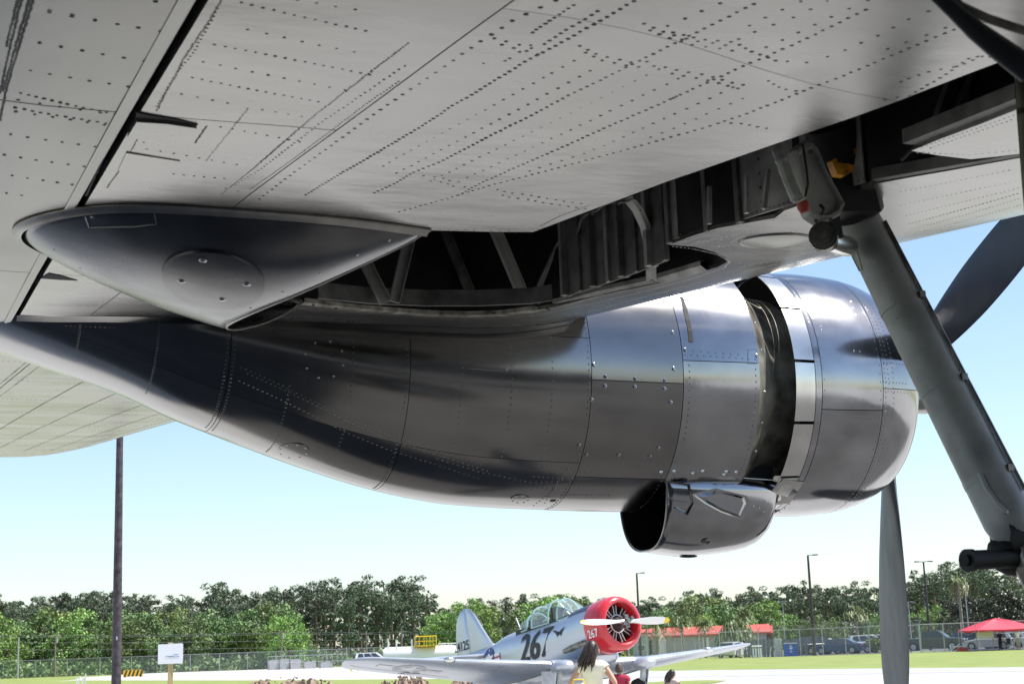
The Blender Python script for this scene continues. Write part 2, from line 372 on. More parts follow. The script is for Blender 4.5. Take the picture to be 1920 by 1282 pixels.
rrow(z4([(1030, 30), (810, 175)]), .021)
rrow(z4([(1340, 10), (1150, 120), (940, 235), (780, 320), (640, 405), (510, 485), (410, 540), (310, 610), (230, 660), (130, 720), (0, 797)]) + z1([(1740, 900), (1560, 1010)]), .0265, .0058)
rrow(z4([(1155, 62), (1050, 125), (1000, 150), (920, 203), (860, 240)]), .026, .0058)
rrow(z5([(485, 22), (275, 127), (10, 245)][:2]) + z4([(1700, 150), (1520, 240), (1370, 315), (1180, 410), (1000, 495), (800, 600), (600, 700), (480, 765), (340, 835), (210, 885), (110, 945), (0, 995)]), .0285)
rrow(z5([(1070, 55), (965, 105), (745, 212), (590, 280), (390, 365), (210, 445), (40, 522)]) + z4([(1560, 495), (1440, 550), (1200, 655), (960, 765), (740, 860), (550, 945), (430, 1010)]), .0285)
rrow(z5([(1630, 115), (1510, 165), (1270, 265), (1150, 315), (960, 395), (840, 440), (650, 515), (460, 590), (300, 645), (150, 690), (50, 715)]) + z4([(1440, 730), (1300, 770), (1040, 840), (790, 905), (600, 955), (390, 1020), (190, 1075), (110, 1095)]), .0285)
for l in ([(878, 398), (735, 475), (600, 550), (475, 620), (355, 686), (243, 747), (140, 805), (40, 860)], [(1030, 313), (878, 398)], [(1115, 365), (967, 445), (820, 522), (686, 594), (560, 661), (440, 724), (330, 783), (222, 840), (100, 900)],
          [(1470, 360), (1310, 437), (1155, 515), (1007, 587), (868, 655), (737, 718), (613, 778), (497, 833), (387, 888), (280, 940)],
          [(1570, 407), (1405, 485), (1243, 561), (1097, 631), (957, 697), (825, 758), (700, 815), (584, 869), (470, 920)],
          [(1850, 450), (1657, 540), (1490, 612), (1340, 681), (1197, 745), (1053, 802), (893, 850), (780, 890)],
          [(1900, 508), (1723, 583), (1563, 654), (1400, 714)], [(680, 315), (535, 330)], [(810, 235), (680, 315)]):
    rrow(z4(l), .052, .0048)
for l in ([(1080, 5), (870, 100), (650, 205), (500, 270)], [(870, 8), (700, 90), (500, 165), (400, 210)], [(1500, 20), (1300, 100), (1130, 190), (900, 290), (690, 350)], [(1660, 60), (1480, 150), (1350, 200), (1160, 265)], [(730, 10), (500, 115), (410, 165)], [(310, 18), (120, 100), (-20, 160)]):
    rrow(z5(l), .056, .0048)
# chordwise double rows
for l in ([(620, 200), (860, 262)], [(1060, 238), (1160, 285), (1330, 325), (1460, 318)], [(1390, 125), (1530, 180), (1660, 215), (1780, 228), (1870, 248)], [(1500, 350), (1600, 372), (1700, 385), (1840, 425), (1915, 440)], [(260, 905), (350, 915), (400, 935), (480, 940)], [(640, 975), (700, 992), (790, 1000), (860, 1015), (980, 1035), (1090, 1050)]):
    rrow(z4(l), .035); rrow([(a + 3, b + 9) for a, b in z4(l)], .035, off=.017)
for l in ([(60, 172), (220, 210), (380, 225), (480, 275), (600, 320), (720, 330)], [(560, 425), (630, 465), (740, 485)], [(1170, 520), (1300, 500), (1460, 410), (1620, 300), (1740, 300)], [(1250, 430), (1390, 380), (1550, 350), (1700, 290)], [(300, 645), (400, 645), (480, 660), (550, 675)]):
    rrow(z5(l), .03)
rrow(z4([(860, 1160), (960, 1110), (1100, 1060), (1130, 1050)]), .014, .004); rrow(z4([(300, 1180), (480, 1180), (700, 1187)]), .03, .004)
# fairing/front strip rivets (bright rims)
# mid panel rows
for l, sp in (([(1240, 15), (1560, 88), (1890, 160)], .024), ([(1275, 152), (1590, 222), (1880, 280)], .043), ([(1105, 230), (1500, 305), (1900, 385)], .024), ([(1045, 320), (1330, 377), (1605, 432), (1800, 470)], .041),
              ([(990, 402), (1350, 472), (1660, 530)], .024), ([(935, 487), (1185, 532)], .04), ([(1350, 567), (1600, 610)], .036), ([(1135, 653), (1425, 707), (1560, 735)], .035), ([(755, 768), (990, 805), (1270, 855)], .04), ([(680, 875), (1175, 920)], .03),
              ([(740, 735), (960, 735)], .05), ([(740, 860), (830, 870)], .02), ([(1530, 0), (1900, 60)], .04), ([(1160, 970), (1300, 1000)], .05)):
    rrow(z1(l), sp, .0045)
for l, sp in (([(1140, 0), (1085, 95), (1000, 220), (940, 310), (900, 400), (860, 465), (805, 575)], .0125), ([(1120, 45), (1060, 155), (990, 275), (905, 385), (840, 490), (800, 560)], .026), ([(705, 720), (640, 840), (590, 910), (550, 965)], .012),
              ([(2100, 225), (1900, 375), (1600, 610), (1310, 860), (1140, 1000)], .0145), ([(2050, 420), (1890, 530), (1700, 675), (1460, 855), (1280, 980)], .019), ([(1275, 560), (1170, 690), (1060, 825)], .018), ([(1060, 650), (1000, 740)], .014),
              ([(2080, 340), (1640, 640), (1340, 870), (1200, 960)], .03)):
    rrow(z1(l), sp, .0036)
rrow([(1130, -40), (960, 40), (700, 215), (560, 318), (480, 378)], .05, .006)
# flap rows
for l, sp in (([(255, 62), (547, 115), (830, 163)], .045), ([(205, 225), (480, 273), (750, 315)], .045), ([(155, 367), (420, 412), (675, 450)], .045), ([(55, 692), (290, 728), (515, 760)], .045), ([(20, 797), (240, 832), (455, 860)], .045), ([(65, 905), (405, 955)], .045), ([(35, 995), (165, 1012)], .045), ([(800, 10), (1000, 45)], .045),
              ([(105, 480), (350, 540), (640, 600)], .021), ([(80, 555), (320, 600), (590, 645)], .021), ([(95, 515), (600, 595)], .05), ([(80, 575), (230, 595), (590, 655)], .045)):
    rrow(z1(l), sp, .0055)
for l, sp in (([(170, 0), (110, 200), (60, 370), (30, 470), (0, 620)], .0105), ([(150, 0), (92, 200), (45, 370), (15, 470)], .0105), ([(110, 0), (50, 250), (0, 480)], .0105), ([(90, 0), (30, 250)], .0105), ([(965, 40), (860, 230), (700, 510)], .016), ([(620, 650), (540, 790), (440, 1010)], .013)):
    rrow(z1(l), sp, .004)
# outer wing ribs
for y, a, b in ((9.6, .0, 1.4), (10.75, .3, 1.3), (12.1, 0, 1.9), (13.2, -.1, 2.1), (14.4, 0, 2), (15.7, .2, 1.9), (17, .1, 1.6)):
    rrow3([(a, y), (b, y + .25)], .035, .006)
for f in (.03, .97): rrow3([(lerp(X2(y), xLE(y), f), y) for y in (8.9, 12, 15, 17.8)], .04, .006)
rrow3([(X2(y) - .03, y) for y in (8.9, 11.8, 15)], .03, .006)
RO = sub('skin_rivets', RV, M['rivet'], wing, smooth=40, kind='stuff')
# rivets round the slot front strip, brighter
RV = MB()
for l in ([(1262, 462), (1300, 466), (1345, 478), (1368, 490), (1358, 502), (1300, 522), (1200, 548), (1100, 572), (1000, 592), (900, 598), (800, 596), (650, 584)], [(1275, 455), (1345, 436), (1430, 420), (1475, 404)], [(1290, 461), (1345, 446), (1420, 432)],
          [(1390, 500), (1470, 485), (1560, 462)], [(1390, 512), (1460, 494)], [(1370, 455), (1385, 446), (1440, 437), (1500, 434)], [(1372, 458), (1390, 464), (1460, 466), (1530, 460)], [(1330, 462), (1372, 462)], [(1310, 453), (1360, 448)],
          [(1000, 602), (1100, 585), (1250, 545), (1330, 525)], [(700, 604), (850, 612), (1000, 606)], [(450, 600), (560, 592), (700, 600)], [(1690, 360), (1900, 318)], [(1690, 385), (1915, 338)], [(1700, 405), (1915, 352)], [(1700, 422), (1915, 362)], [(1705, 432), (1915, 372)], [(1710, 440), (1915, 384)],
          [(1720, 286), (1815, 292), (1910, 282)], [(1730, 276), (1830, 242), (1915, 212)], [(1745, 278), (1900, 224)]):
    rrow(l, .018, .0042, .0006)
sub('slot_edge_rivets', RV, M['fastener'], wing, smooth=40, kind='stuff')
def plate_poly(pxs, name, m_, dz, par=None, lift=.003):
    P = [(p.x, p.y) for p in [wp(*q) for q in pxs]]
    return sub(name, skin(P, 0, .08, lift, dz=dz, wav=0), m_, par or wing)
plate_poly(z1([(650, 783), (925, 826), (868, 908), (608, 872)]), 'access_panel', M['wing'], -.003)
plate_poly(z1([(703, 612), (860, 622), (1012, 645), (985, 735), (820, 722), (655, 690)]), 'hinge_fairing', M['wing'], -.009, lift=.008)
plate_poly(z1([(700, 576), (770, 590), (880, 606), (960, 622), (1018, 640), (950, 637), (870, 630), (780, 616), (700, 602)]), 'hinge_slot', M['black'], -.0025)
for s in ([(92, 512), (120, 517), (145, 525), (120, 524), (76, 521)], [(0, 644), (30, 646), (55, 651), (30, 652), (0, 650)]): plate_poly(s, 'hinge_slot', M['black'], -.003)
# dark strip along the flap hinge gap, set up inside
mb = MB(); mb.grid([[(X1(y) - .06, y, zw(X1(y), y) + .05), (X1(y) + .06, y, zw(X1(y), y) + .05)] for y in [lerp(-1.2, 17.9, k / 30) for k in range(31)]])
sub('hinge_gap_shroud', mb, M['black'], wing)
# lap strip along the long diagonal seam
mb = MB(); mb.grid([[(X2(y) + s * .0016, y, zw(X2(y), y) + .004) for s in (-3, 3)] for y in [lerp(-1.2, 17.9, k / 40) for k in range(41)]])
sub('lap_backing', mb, M['black'], wing)
# hinge lip beside the gap
mb = MB(); mb.grid([[(X1(y) - .045, y, zw(X1(y) - .045, y) - .0025), (X1(y) - .04, y, zw(X1(y), y) - .006), (X1(y) - .016, y, zw(X1(y), y) - .004)] for y in [lerp(-1.2, 8, k / 30) for k in range(31)]])
sub('hinge_lip', mb, M['flap'], wing)
# landing light lens in the front strip
mb = MB(); c0 = wp(1455, 450)
q = [wp(1455 + 68 * cos(a), 450 - 4 * cos(a) * 0 + 12 * sin(a) - 3 * cos(a)) for a in [2 * pi * k / 28 for k in range(28)]]
mb.tube([p + V((0, 0, -.002)) for p in q + q[:1]], .006, 6, False); sub('lamp_bezel', mb, M['edge'], wing)
mb = MB(); mb.add([p + V((0, 0, -.004)) for p in q] + [sum(q, V()) / 28 + V((0, 0, -.03))], [(k, (k + 1) % 28, 28) for k in range(28)]); sub('lamp_lens', mb, mat('milky_lens', (.85, .84, .72), .25), wing)

# --- wheel bay
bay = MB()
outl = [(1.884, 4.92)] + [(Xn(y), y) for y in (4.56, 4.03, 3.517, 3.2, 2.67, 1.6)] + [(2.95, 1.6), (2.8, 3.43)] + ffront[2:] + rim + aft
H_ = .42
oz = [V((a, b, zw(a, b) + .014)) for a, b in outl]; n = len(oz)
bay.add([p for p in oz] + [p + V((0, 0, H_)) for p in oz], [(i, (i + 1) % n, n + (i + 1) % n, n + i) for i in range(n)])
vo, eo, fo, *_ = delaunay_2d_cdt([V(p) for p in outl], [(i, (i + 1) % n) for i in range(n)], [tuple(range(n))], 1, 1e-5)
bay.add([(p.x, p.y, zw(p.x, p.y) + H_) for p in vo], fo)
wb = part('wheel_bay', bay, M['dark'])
# forward web of the slot: sheets with stiffeners
def web(pa, pb, m_, name, off=.0):
    a, b = V((pa[0], pa[1], zw(*pa))), V((pb[0], pb[1], zw(*pb))); d = (b - a); nn = V((d.y, -d.x, 0)).normalized()
    if nn.x > 0: nn = -nn
    m = MB(); o_ = nn * (.012 + off); m.prism([a + o_ + V((0, 0, .01)), b + o_ + V((0, 0, .01)), b + o_ + V((0, 0, .40)), a + o_ + V((0, 0, .40))], nn * .006); sub(name, m, m_, wb); return a + nn * .02, b + nn * .02, nn
pts = ffront[3:]
cor = [(2.47, 4.66), (2.5, 4.9), (2.56, 5.1), (2.6, 5.4), (2.62, 5.75), (2.55, 6.1)]
a_, b_, nn = web((2.60, 3.9), (2.52, 4.55), M['bayl'], 'web_sheet')
RVb = MB()
for x_, rows_ in ((.1, 2), (.42, 2), (.8, 1)):
    for r_ in range(rows_):
        for k in range(7): RVb.dome(a_.lerp(b_, x_ + r_ * .05) + V((0, 0, .05 + .05 * k)), nn, .006, .003, 6, 2)
for k in range(26): RVb.dome(a_.lerp(b_, k / 26) + V((0, 0, .02)), nn, .004, .002, 6, 2)
a2, b2, n2 = web((2.49, 4.72), (2.46, 4.98), M['bayl'], 'web_sheet')
for k in range(10): RVb.dome(a2.lerp(b2, k / 10) + V((0, 0, .02)), n2, .004, .002, 6, 2)
for t in (0.02, .98): m = MB(); p = a2.lerp(b2, t); m.bar(p, p + V((0, 0, .4)), .03, .02); sub('stiffener', m, M['bay'], wb)
for t in (.995,): m = MB(); p = a_.lerp(b_, t); m.bar(p, p + V((0, 0, .4)), .03, .02); sub('stiffener', m, M['bay'], wb)
# corrugated sheets beyond the cusp
prev = None
for k in range(8):
    px = 1062 + 27 * k; base = atY(px, 540, 6.35 - .14 * k)
    p = V((base.x, base.y, zw(base.x, base.y) + .01)); m = MB(); m.bar(p, p + V((0, 0, .42)), .022 if k % 2 else .05, .03, (0, 1, 0)); sub('stiffener', m, M['bay'] if k % 3 else M['bayl'], wb)
    if prev is not None: m = MB(); m.prism([prev, p, p + V((0, 0, .42)), prev + V((0, 0, .42))], (.006, .02, 0)); sub('web_sheet', m, M['bay'], wb)
    prev = p + V((0, .02, 0))
# curved rib
cpx = [(1182, 368, 5.35), (1200, 390, 5.4), (1214, 420, 5.47), (1222, 455, 5.55), (1225, 490, 5.62), (1226, 524, 5.68)]
m = MB(); cp = [atY(*q) for q in cpx]; m.grid([[p + V((-.012, -.0, 0)), p + V((.012, 0, 0)), p + V((.012, .05, 0)), p + V((-.012, .05, 0))] for p in cp], True); sub('curved_rib', m, M['bayl'], wb)
for p in cp[1:]: RVb.dome(p + V((0, -.002, -.01)), (0, -1, 0), .004, .002, 6, 2)
sub('bay_rivets', RVb, M['steel'], wb, kind='stuff')
# truss on the outboard side
def pxbar(p, q, w_, m_, nm='truss_member'):
    m = MB(); a, b = atY(*p), atY(*q); m.bar(a, b, w_, .012, (0, 1, 0)); d = (b - a).normalized(); s = d.cross(V((0, 1, 0))).normalized() * w_ / 2
    m.bar(a + s + V((0, -.012, 0)), b + s + V((0, -.012, 0)), .004, .03, (0, 1, 0)); m.bar(a - s + V((0, -.012, 0)), b - s + V((0, -.012, 0)), .004, .03, (0, 1, 0)); return sub(nm, m, m_, wb)
pxbar((672, 470, 6.7), (722, 568, 6.7), .05, M['arm']); pxbar((775, 412, 6.7), (738, 566, 6.7), .05, M['arm'])
pxbar((918, 410, 6.6), (984, 566, 6.75), .05, M['arm']); pxbar((1085, 390, 6.5), (1000, 566, 6.75), .045, M['bayl'])
pxbar((825, 415, 7.0), (885, 560, 7.0), .04, M['bay']); pxbar((560, 470, 6.9), (600, 560, 6.9), .04, M['bay'])
# pipes, cable and clips in the bay
for l, r in (([(1072, 470, 6.4), (1090, 410, 6.0), (1130, 385, 5.6), (1190, 372, 5.3)], .008), ([(1690, 300, 3.7), (1750, 255, 3.65), (1800, 190, 3.6)], .008)):
    m = MB(); P = [atY(*q) for q in l]; P2 = []
    for a, b in zip(P, P[1:]): P2 += [a.lerp(b, k / 4) + V((0, 0, .006 * sin(k * 1.6))) for k in range(4)]
    m.tube(P2 + [P[-1]], r * .75, 8); sub('bay_pipe', m, M['bay'], wb)
    for q in P2[2::4]: m = MB(); m.tube([q + V((-.006, -.002, 0)), q + V((.006, .002, 0))], r * 1.6, 8); sub('pipe_clip', m, M['bay'], wb)
for a, b in (((1330, 420, 4.55), (1330, 350, 4.55)), ((1400, 400, 4.32), (1400, 330, 4.32)), ((1432, 392, 4.2), (1440, 318, 4.2))):
    m = MB(); m.bar(atY(*a), atY(*b), .018, .012); sub('web_angle', m, M['bayl'], wb)
# sill strips round the bay
def rimstrip(l, w_, z0_, z1_, m_, nm):
    P = [wp(*q) for q in l]; m = MB(); rows = []
    for i, p in enumerate(P):
        d = (P[min(i + 1, len(P) - 1)] - P[max(0, i - 1)]); nn = V((d.y, -d.x, 0)).normalized()
        if nn.y > 0: nn = -nn
        rows.append([p + V((0, 0, z0_)), p + nn * w_ * .3 + V((0, 0, z0_ - .002)), p + nn * w_ + V((0, 0, z1_)), p + nn * w_ + V((0, 0, z1_ + .02)), p + V((0, 0, z1_ + .02))])
    m.grid(rows, True); return sub(nm, m, m_, wb)
rimstrip([(560, 569), (650, 580), (730, 587), (800, 592), (880, 594), (950, 591), (1032, 580)], .045, -.004, -.001, M['beige'], 'sill_strip')
rimstrip([(1036, 580), (1130, 555), (1240, 532), (1330, 506)], .04, .0, .016, M['bayl'], 'sill_strip')
m = MB(); P = [wp(*q) for q in [(600, 556), (700, 566), (800, 570), (900, 570), (1000, 566), (1040, 560)]]
m.grid([[p + V((0, .03, .0)), p + V((0, .03, .075)), p + V((0, .05, .075)), p + V((0, .05, 0))] for p in P], True); sub('sill_beam', m, M['bay'], wb)
m = MB()
for x_, y_ in ((586, 571), (628, 577), (825, 588), (924, 586), (1022, 577)): m.dome(wp(x_, y_) + V((0, -.02, -.006)), (0, -.3, -1), .007, .003, 8)
sub('sill_screws', m, M['black'], wb, kind='stuff')
# bay things on the right of the leg
for a, b, w_ in (((1790, 150, 3.6), (1745, 280, 3.6), .05), ((1830, 140, 3.55), (1780, 250, 3.6), .04)): pxbar(a, b, w_, M['bay'])
m = MB(); m.prism([atY(1812, 150, 3.7), atY(1880, 130, 3.5), atY(1886, 250, 3.5), atY(1822, 262, 3.7)], (0, .02, 0)); sub('web_sheet', m, M['bay'], wb)
m = MB(); m.bar(wp(1712, 275) + V((0, .01, .03)), wp(1925, 192) + V((0, .01, .03)), .05, .04); sub('sill_beam', m, M['bay'], wb)
m = MB(); m.bar(wp(1640, 340) + V((0, 0, .02)), wp(1930, 290) + V((0, 0, .02)), .03, .035); sub('sill_beam', m, M['bay'], wb)

# --- fairing bowl behind the wheel bay
ap = atY(430, 606, 5.93); D_ = zw(ap.x, ap.y) - ap.z
rimc = [(1.519, 5.003), (1.33, 5.17), (1.17, 5.38), (1.04, 5.65), (ap.x, 5.93), (1.03, 6.2), (1.14, 6.5), (1.30, 6.74), (1.46, 6.9)]
outc = [(1.519, 4.985), (1.2, 4.885), (.85, 4.85), (.5, 4.875), (.29, 5.05), (.175, 5.38), (.26, 5.75), (.62, 6.35), (1.46, 6.95)]
def cur(tab, s):
    n_ = len(tab) - 1; x = smoothtab([(i / n_, p[0]) for i, p in enumerate(tab)], s); y = smoothtab([(i / n_, p[1]) for i, p in enumerate(tab)], s); return x, y
def bowlP(s, t):
    a = cur(rimc, s); b = cur(outc, s); x = lerp(a[0], b[0], t); y = lerp(a[1], b[1], t)
    dr = D_ * max(0, sin(pi * min(1, s * .5 / .5))) ** .85
    k_ = sin(pi * min(1, max(0, s))) ** 2; return V((x, y, zw(x, y) - dr * max(0, 1 - t ** lerp(2.1, 1.4, k_)) ** lerp(.62, .92, k_) - .004))
rows = [[bowlP(i / 48, j / 20) for j in range(21)] for i in range(49)]
mb = MB(); mb.grid(rows)
bowl = part('wheel_fairing', mb, M['bowl'])
md = bowl.modifiers.new('s', 'SOLIDIFY'); md.thickness = .006; md.offset = 1
BB = BVHTree.FromPolygons([tuple(v) for v in mb.v], mb.f)
def hitb(px, py, bv): h = bv.ray_cast(CAM, ray(px, py)); return (h[0], (h[1] if h[1].dot(ray(px, py)) < 0 else -h[1])) if h[0] else (None, None)
# flange lip round the bowl
fl = [bowlP(s / 60, 1) for s in range(61)]; m = MB(); rows = []
for i, p in enumerate(fl):
    d = (fl[min(60, i + 1)] - fl[max(0, i - 1)]); nn = V((d.y, -d.x, 0)).normalized(); c_ = V((.8, 5.9, 0)) - p
    if nn.dot(V((c_.x, c_.y, 0))) > 0: nn = -nn
    rows.append([p + V((0, 0, .004)), p + nn * .012 + V((0, 0, .006)), p + nn * .02 + V((0, 0, 0)), p + nn * .02 + V((0, 0, -.005)), p + V((0, 0, -.01)), p - nn * .01 + V((0, 0, -.02))])
m.grid(rows, False); sub('flange', m, M['edge'], bowl)
m = MB(); m.tube([bowlP(s / 40, 0) for s in range(41)], .004, 6); sub('rim_bead', m, M['edge'], bowl)
def ringplate(cx, cy, rx, ry, bv, name, m_, parent, lift=.004, rotd=0, n=36):
    ca, sa = cos(R(rotd)), sin(R(rotd)); m = MB(); rings = []
    for f in (1, .8, .55, .28):
        row = []
        for k in range(n):
            a = 2 * pi * k / n; x, y = rx * f * cos(a), ry * f * sin(a); h, nr = hitb(cx + x * ca - y * sa, cy + x * sa + y * ca, bv)
            if h is None: return None
            row.append(h + nr * lift)
        rings.append(row)
    h, nr = hitb(cx, cy, bv); b = len(m.v)
    # rim down to the skin
    base = []
    for k in range(n):
        a = 2 * pi * k / n; x, y = rx * 1.01 * cos(a), ry * 1.01 * sin(a); q_, n_ = hitb(cx + x * ca - y * sa, cy + x * sa + y * ca, bv); base.append(q_ - n_ * .002)
    m.grid([base] + rings, True); m.v.append(tuple(h + nr * lift)); c = len(m.v) - 1
    for k in range(n): m.f.append((4 * n + k, 4 * n + (k + 1) % n, c)); m.m.append(0)
    o_ = sub(name, m, m_, parent); return o_
ringplate(400, 523, 97, 52, BB, 'cover_plate', M['bowl'], bowl, .009, 9)
def seamline(l, bv, name, m_, parent, r=.0022, lift=0, closed=False):
    P = []
    l = l + l[:1] if closed else l
    for a, b in zip(l, l[1:]):
        n_ = max(1, int(sqrt((a[0] - b[0]) ** 2 + (a[1] - b[1]) ** 2) / 8))
        for k in range(n_): P.append((lerp(a[0], b[0], k / n_), lerp(a[1], b[1], k / n_)))
    P.append(l[-1]); Q = []
    for p in P:
        h, nr = hitb(p[0], p[1], bv)
        if h is not None: Q.append(h + nr * lift)
    m = MB()
    if len(Q) > 1: m.tube(Q, r, 5)
    return m
m = MB()
for k, (x_, y_) in enumerate([(381, 484), (341, 523), (463, 529), (417, 557)]):
    h, nr = hitb(x_, y_, BB); m = MB(); m.dome(h + nr * .009, nr, .014, .005, 12, 3); m.tube([h + nr * .0135, h + nr * .0145], .005, 6); sub('cover_screw', m, M['fastener'], bowl)
m = MB()
for x_, y_ in [(172, 404), (212, 391), (248, 383), (310, 385), (378, 389), (437, 391), (510, 397), (562, 403), (645, 410), (730, 420), (360, 513), (424, 599), (100, 465), (150, 500), (205, 532), (262, 560), (320, 582), (470, 575), (530, 545), (600, 510), (670, 475), (730, 448), (340, 555), (372, 560), (412, 515)]:
    h, nr = hitb(x_, y_ + 3, BB)
    if h: m.dome(h, nr, .005, .003, 8)
sub('flange_rivets', m, M['fastener'], bowl, kind='stuff')
mb = seamline([(160, 406), (167, 426), (250, 425), (293, 420), (287, 388)], BB, '', None, None, .0018, .001); sub('patch_seam', mb, M['edge'], bowl)
# ================================================================== NACELLE
ZBT = [(-.05, 3.24), (.19, 3.15), (.456, 3.06), (.824, 2.92), (1.074, 2.80), (1.222, 2.738), (1.516, 2.622), (1.804, 2.516), (2.188, 2.396), (2.558, 2.322), (2.874, 2.295), (3.134, 2.283), (3.6, 2.268), (4.23, 2.262)]
def NP(X, ph, off=0.):
    zb = smoothtab(ZBT, X); zt = lerp(3.5, 3.74, min(1, max(0, X) / 2.5)); b = (zt - zb) / 2 + off; zc = (zt + zb) / 2
    a = interp([(-.05, .60), (.5, .68), (1.2, .72), (2.2, .735), (4.23, .735)], X) + off
    c, s = cos(ph), sin(ph); e = lerp(.8, 1.0, min(1, max(0, (X - .2) / 2)))
    return V((X, 8.3 - a * math.copysign(abs(s) ** e, s), zc - b * math.copysign(abs(c) ** (e if c > 0 else 1), c)))
def CP(X, ph, off=0.):   # cowl ring
    r = smoothtab([(4.42, .735), (4.62, .742), (4.8, .745), (4.97, .735), (5.13, .712), (5.26, .665), (5.36, .605), (5.39, .54)], X) + off
    return V((X, 8.3 - r * sin(ph), 2.98 - r * cos(ph)))
def shell(Pf, xs, ps, off=0., close=False): 
    m = MB(); m.grid([[Pf(x, p, off) for p in ps] for x in xs], close); return m
def lin(a, b, n): return [lerp(a, b, k / n) for k in range(n + 1)]
full = lin(0, 2 * pi, 72)[:-1]
mb = shell(NP, lin(-.05, 4.22, 50), full, -.008, True)
nac = part('engine_nacelle', mb, M['black'])
NS = shell(NP, lin(-.05, 4.23, 110), lin(0, 2 * pi, 120)[:-1], 0, True)
NB = BVHTree.FromPolygons([tuple(v) for v in NS.v], NS.f)
CS = shell(CP, lin(4.42, 5.39, 46), lin(0, 2 * pi, 120)[:-1], 0, True)
CB = BVHTree.FromPolygons([tuple(v) for v in CS.v], CS.f)
def npanel(Pf, x0, x1, p0, p1, m_, name='skin_panel', gap=.0022, par=None, th=.007, nx=None, npn=None, off=0):
    p0, p1 = R(p0), R(p1); gp = gap / .73; xs = lin(x0 + gap, x1 - gap, nx or max(3, int((x1 - x0) / .08))); ps = lin(p0 + gp, p1 - gp, npn or max(3, int((p1 - p0) / R(5))))
    rows = [[Pf(x, p, off + .0007 * noise.noise(V((x * 3, p * 3, 1.7)))) for p in ps] for x in xs]
    rows = [[Pf(xs[0], p, -th + off) for p in ps]] + rows + [[Pf(xs[-1], p, -th + off) for p in ps]]
    rows = [[Pf(r_[0].x, ps[0], -th + off)] + r_ + [Pf(r_[0].x, ps[-1], -th + off)] for r_ in rows]
    m = MB(); m.grid(rows); return sub(name, m, m_, par or nac, smooth=30)
XB = [-.04, 1.273, 2.194, 3.205, 3.752, 4.228]
for a, b in zip(XB[:3], XB[1:4]):
    for p0, p1 in ((-180, -100), (-100, -44), (-44, 44), (44, 100), (100, 180)): npanel(NP, a, b, p0, p1, M['polish'], gap=.0016 if p0 in (-44, 44) else .0016)
for p0, p1 in ((-180, -80), (-80, -36), (-36, 36), (36, 82), (82, 180)): npanel(NP, XB[3], XB[4], p0, p1, M['polish'])
for p0, p1 in ((-180, -90), (-90, 0), (0, 92), (92, 180)): npanel(NP, XB[4], XB[5], p0, p1, M['polish2'])
# junction fillet between nacelle and wing skin
m = MB(); rows = []
for k in range(40):
    X = lerp(.25, 3.1, k / 39); best = None
    for j in range(60):
        ph = R(60 + j); p = NP(X, ph)
        if p.z > zw(p.x, p.y): best = ph; break
    if best is None: continue
    p1 = NP(X, best - .10, .002); p2 = NP(X, best - .02, .004); p3 = NP(X, best, .02); q = V((p3.x, p3.y - .05, zw(p3.x, p3.y - .05) - .003)); q2 = V((p3.x, p3.y - .075, zw(p3.x, p3.y - .075) - .001))
    rows.append([p1, p2, V((p3.x, p3.y, zw(p3.x, p3.y) - .02)), V((q.x, q.y, q.z - .004)), q2])
m.grid(rows); sub('fillet_strip', m, M['polish'], nac)
# rivets on the nacelle
RN = MB(); RG = MB()
def nriv(X, ph, r=.0055, Pf=NP, m_=None):
    p = Pf(X, ph); q = Pf(X, ph + .02); s = Pf(X + .02, ph); n = (q - p).cross(s - p).normalized()
    c_ = V((p.x, 8.3, 2.98)); n = n if n.dot(p - c_) > 0 else -n
    (m_ or RN).dome(p + n * .0003, n, r, r * .5, 7, 2)
def nring(X, p0, p1, sp=.034, r=.0055, Pf=NP, dx=0):
    n = int(.73 * R(abs(p1 - p0)) / sp)
    for k in range(n + 1): nriv(X + dx * k / max(1, n) + random.uniform(-.001, .001), R(lerp(p0, p1, k / max(1, n))), r, Pf)
for X, p0, p1 in ((.55, 30, 75), (.92, 10, 80), (1.255, 0, 100), (1.29, 0, 100), (1.58, 0, 60), (1.89, 30, 100), (2.175, 0, 105), (2.475, 45, 105), (2.75, 45, 105), (2.98, 45, 105), (3.19, 0, 110), (3.79, 20, 90), (4.2, 15, 92), (3.73, 10, 40)):
    nring(X, p0, p1)
def prow(l, sp_px, bv, r=.0052, m_=None):
    d = 0
    for a, b in zip(l, l[1:]):
        ln = sqrt((a[0] - b[0]) ** 2 + (a[1] - b[1]) ** 2)
        while d < ln:
            t = d / ln; h, nr = hitb(lerp(a[0], b[0], t), lerp(a[1], b[1], t), bv)
            if h is not None: (m_ or RN).dome(h + nr * .0003, nr, r, r * .5, 7, 2)
            d += sp_px
        d -= ln
def z3(l): return [(540 + a * .3958, 300 + b * .3958) for a, b in l]
def z2(l): return [(a * .4271, 360 + b * .4271) for a, b in l]
def zA(l): return [(1000 + a * .40625, 560 + b * .40625) for a, b in l]
def zC(l): return [(1380 + a * .2497, 480 + b * .2497) for a, b in l]
prow(z3([(0, 806), (300, 814), (600, 824), (900, 816), (1200, 796), (1430, 762)]), 10, NB, .006)
for dx_, dy_ in ((0, 0), (12, 12), (-4, 26)):
    prow([(a + dx_, b + dy_) for a, b in z2([(1060, 770), (1240, 850), (1380, 920), (1520, 990), (1700, 1065), (1920, 1135), (2120, 1200)])], 9.5, NB, .005)
prow([(820, 860), (900, 885), (1000, 905), (1060, 900)], 10, NB, .005); prow([(1060, 880), (1030, 925), (1000, 948)], 7, NB, .005)
prow([(1073, 868), (1045, 905), (1020, 945)], 7, NB, .005)
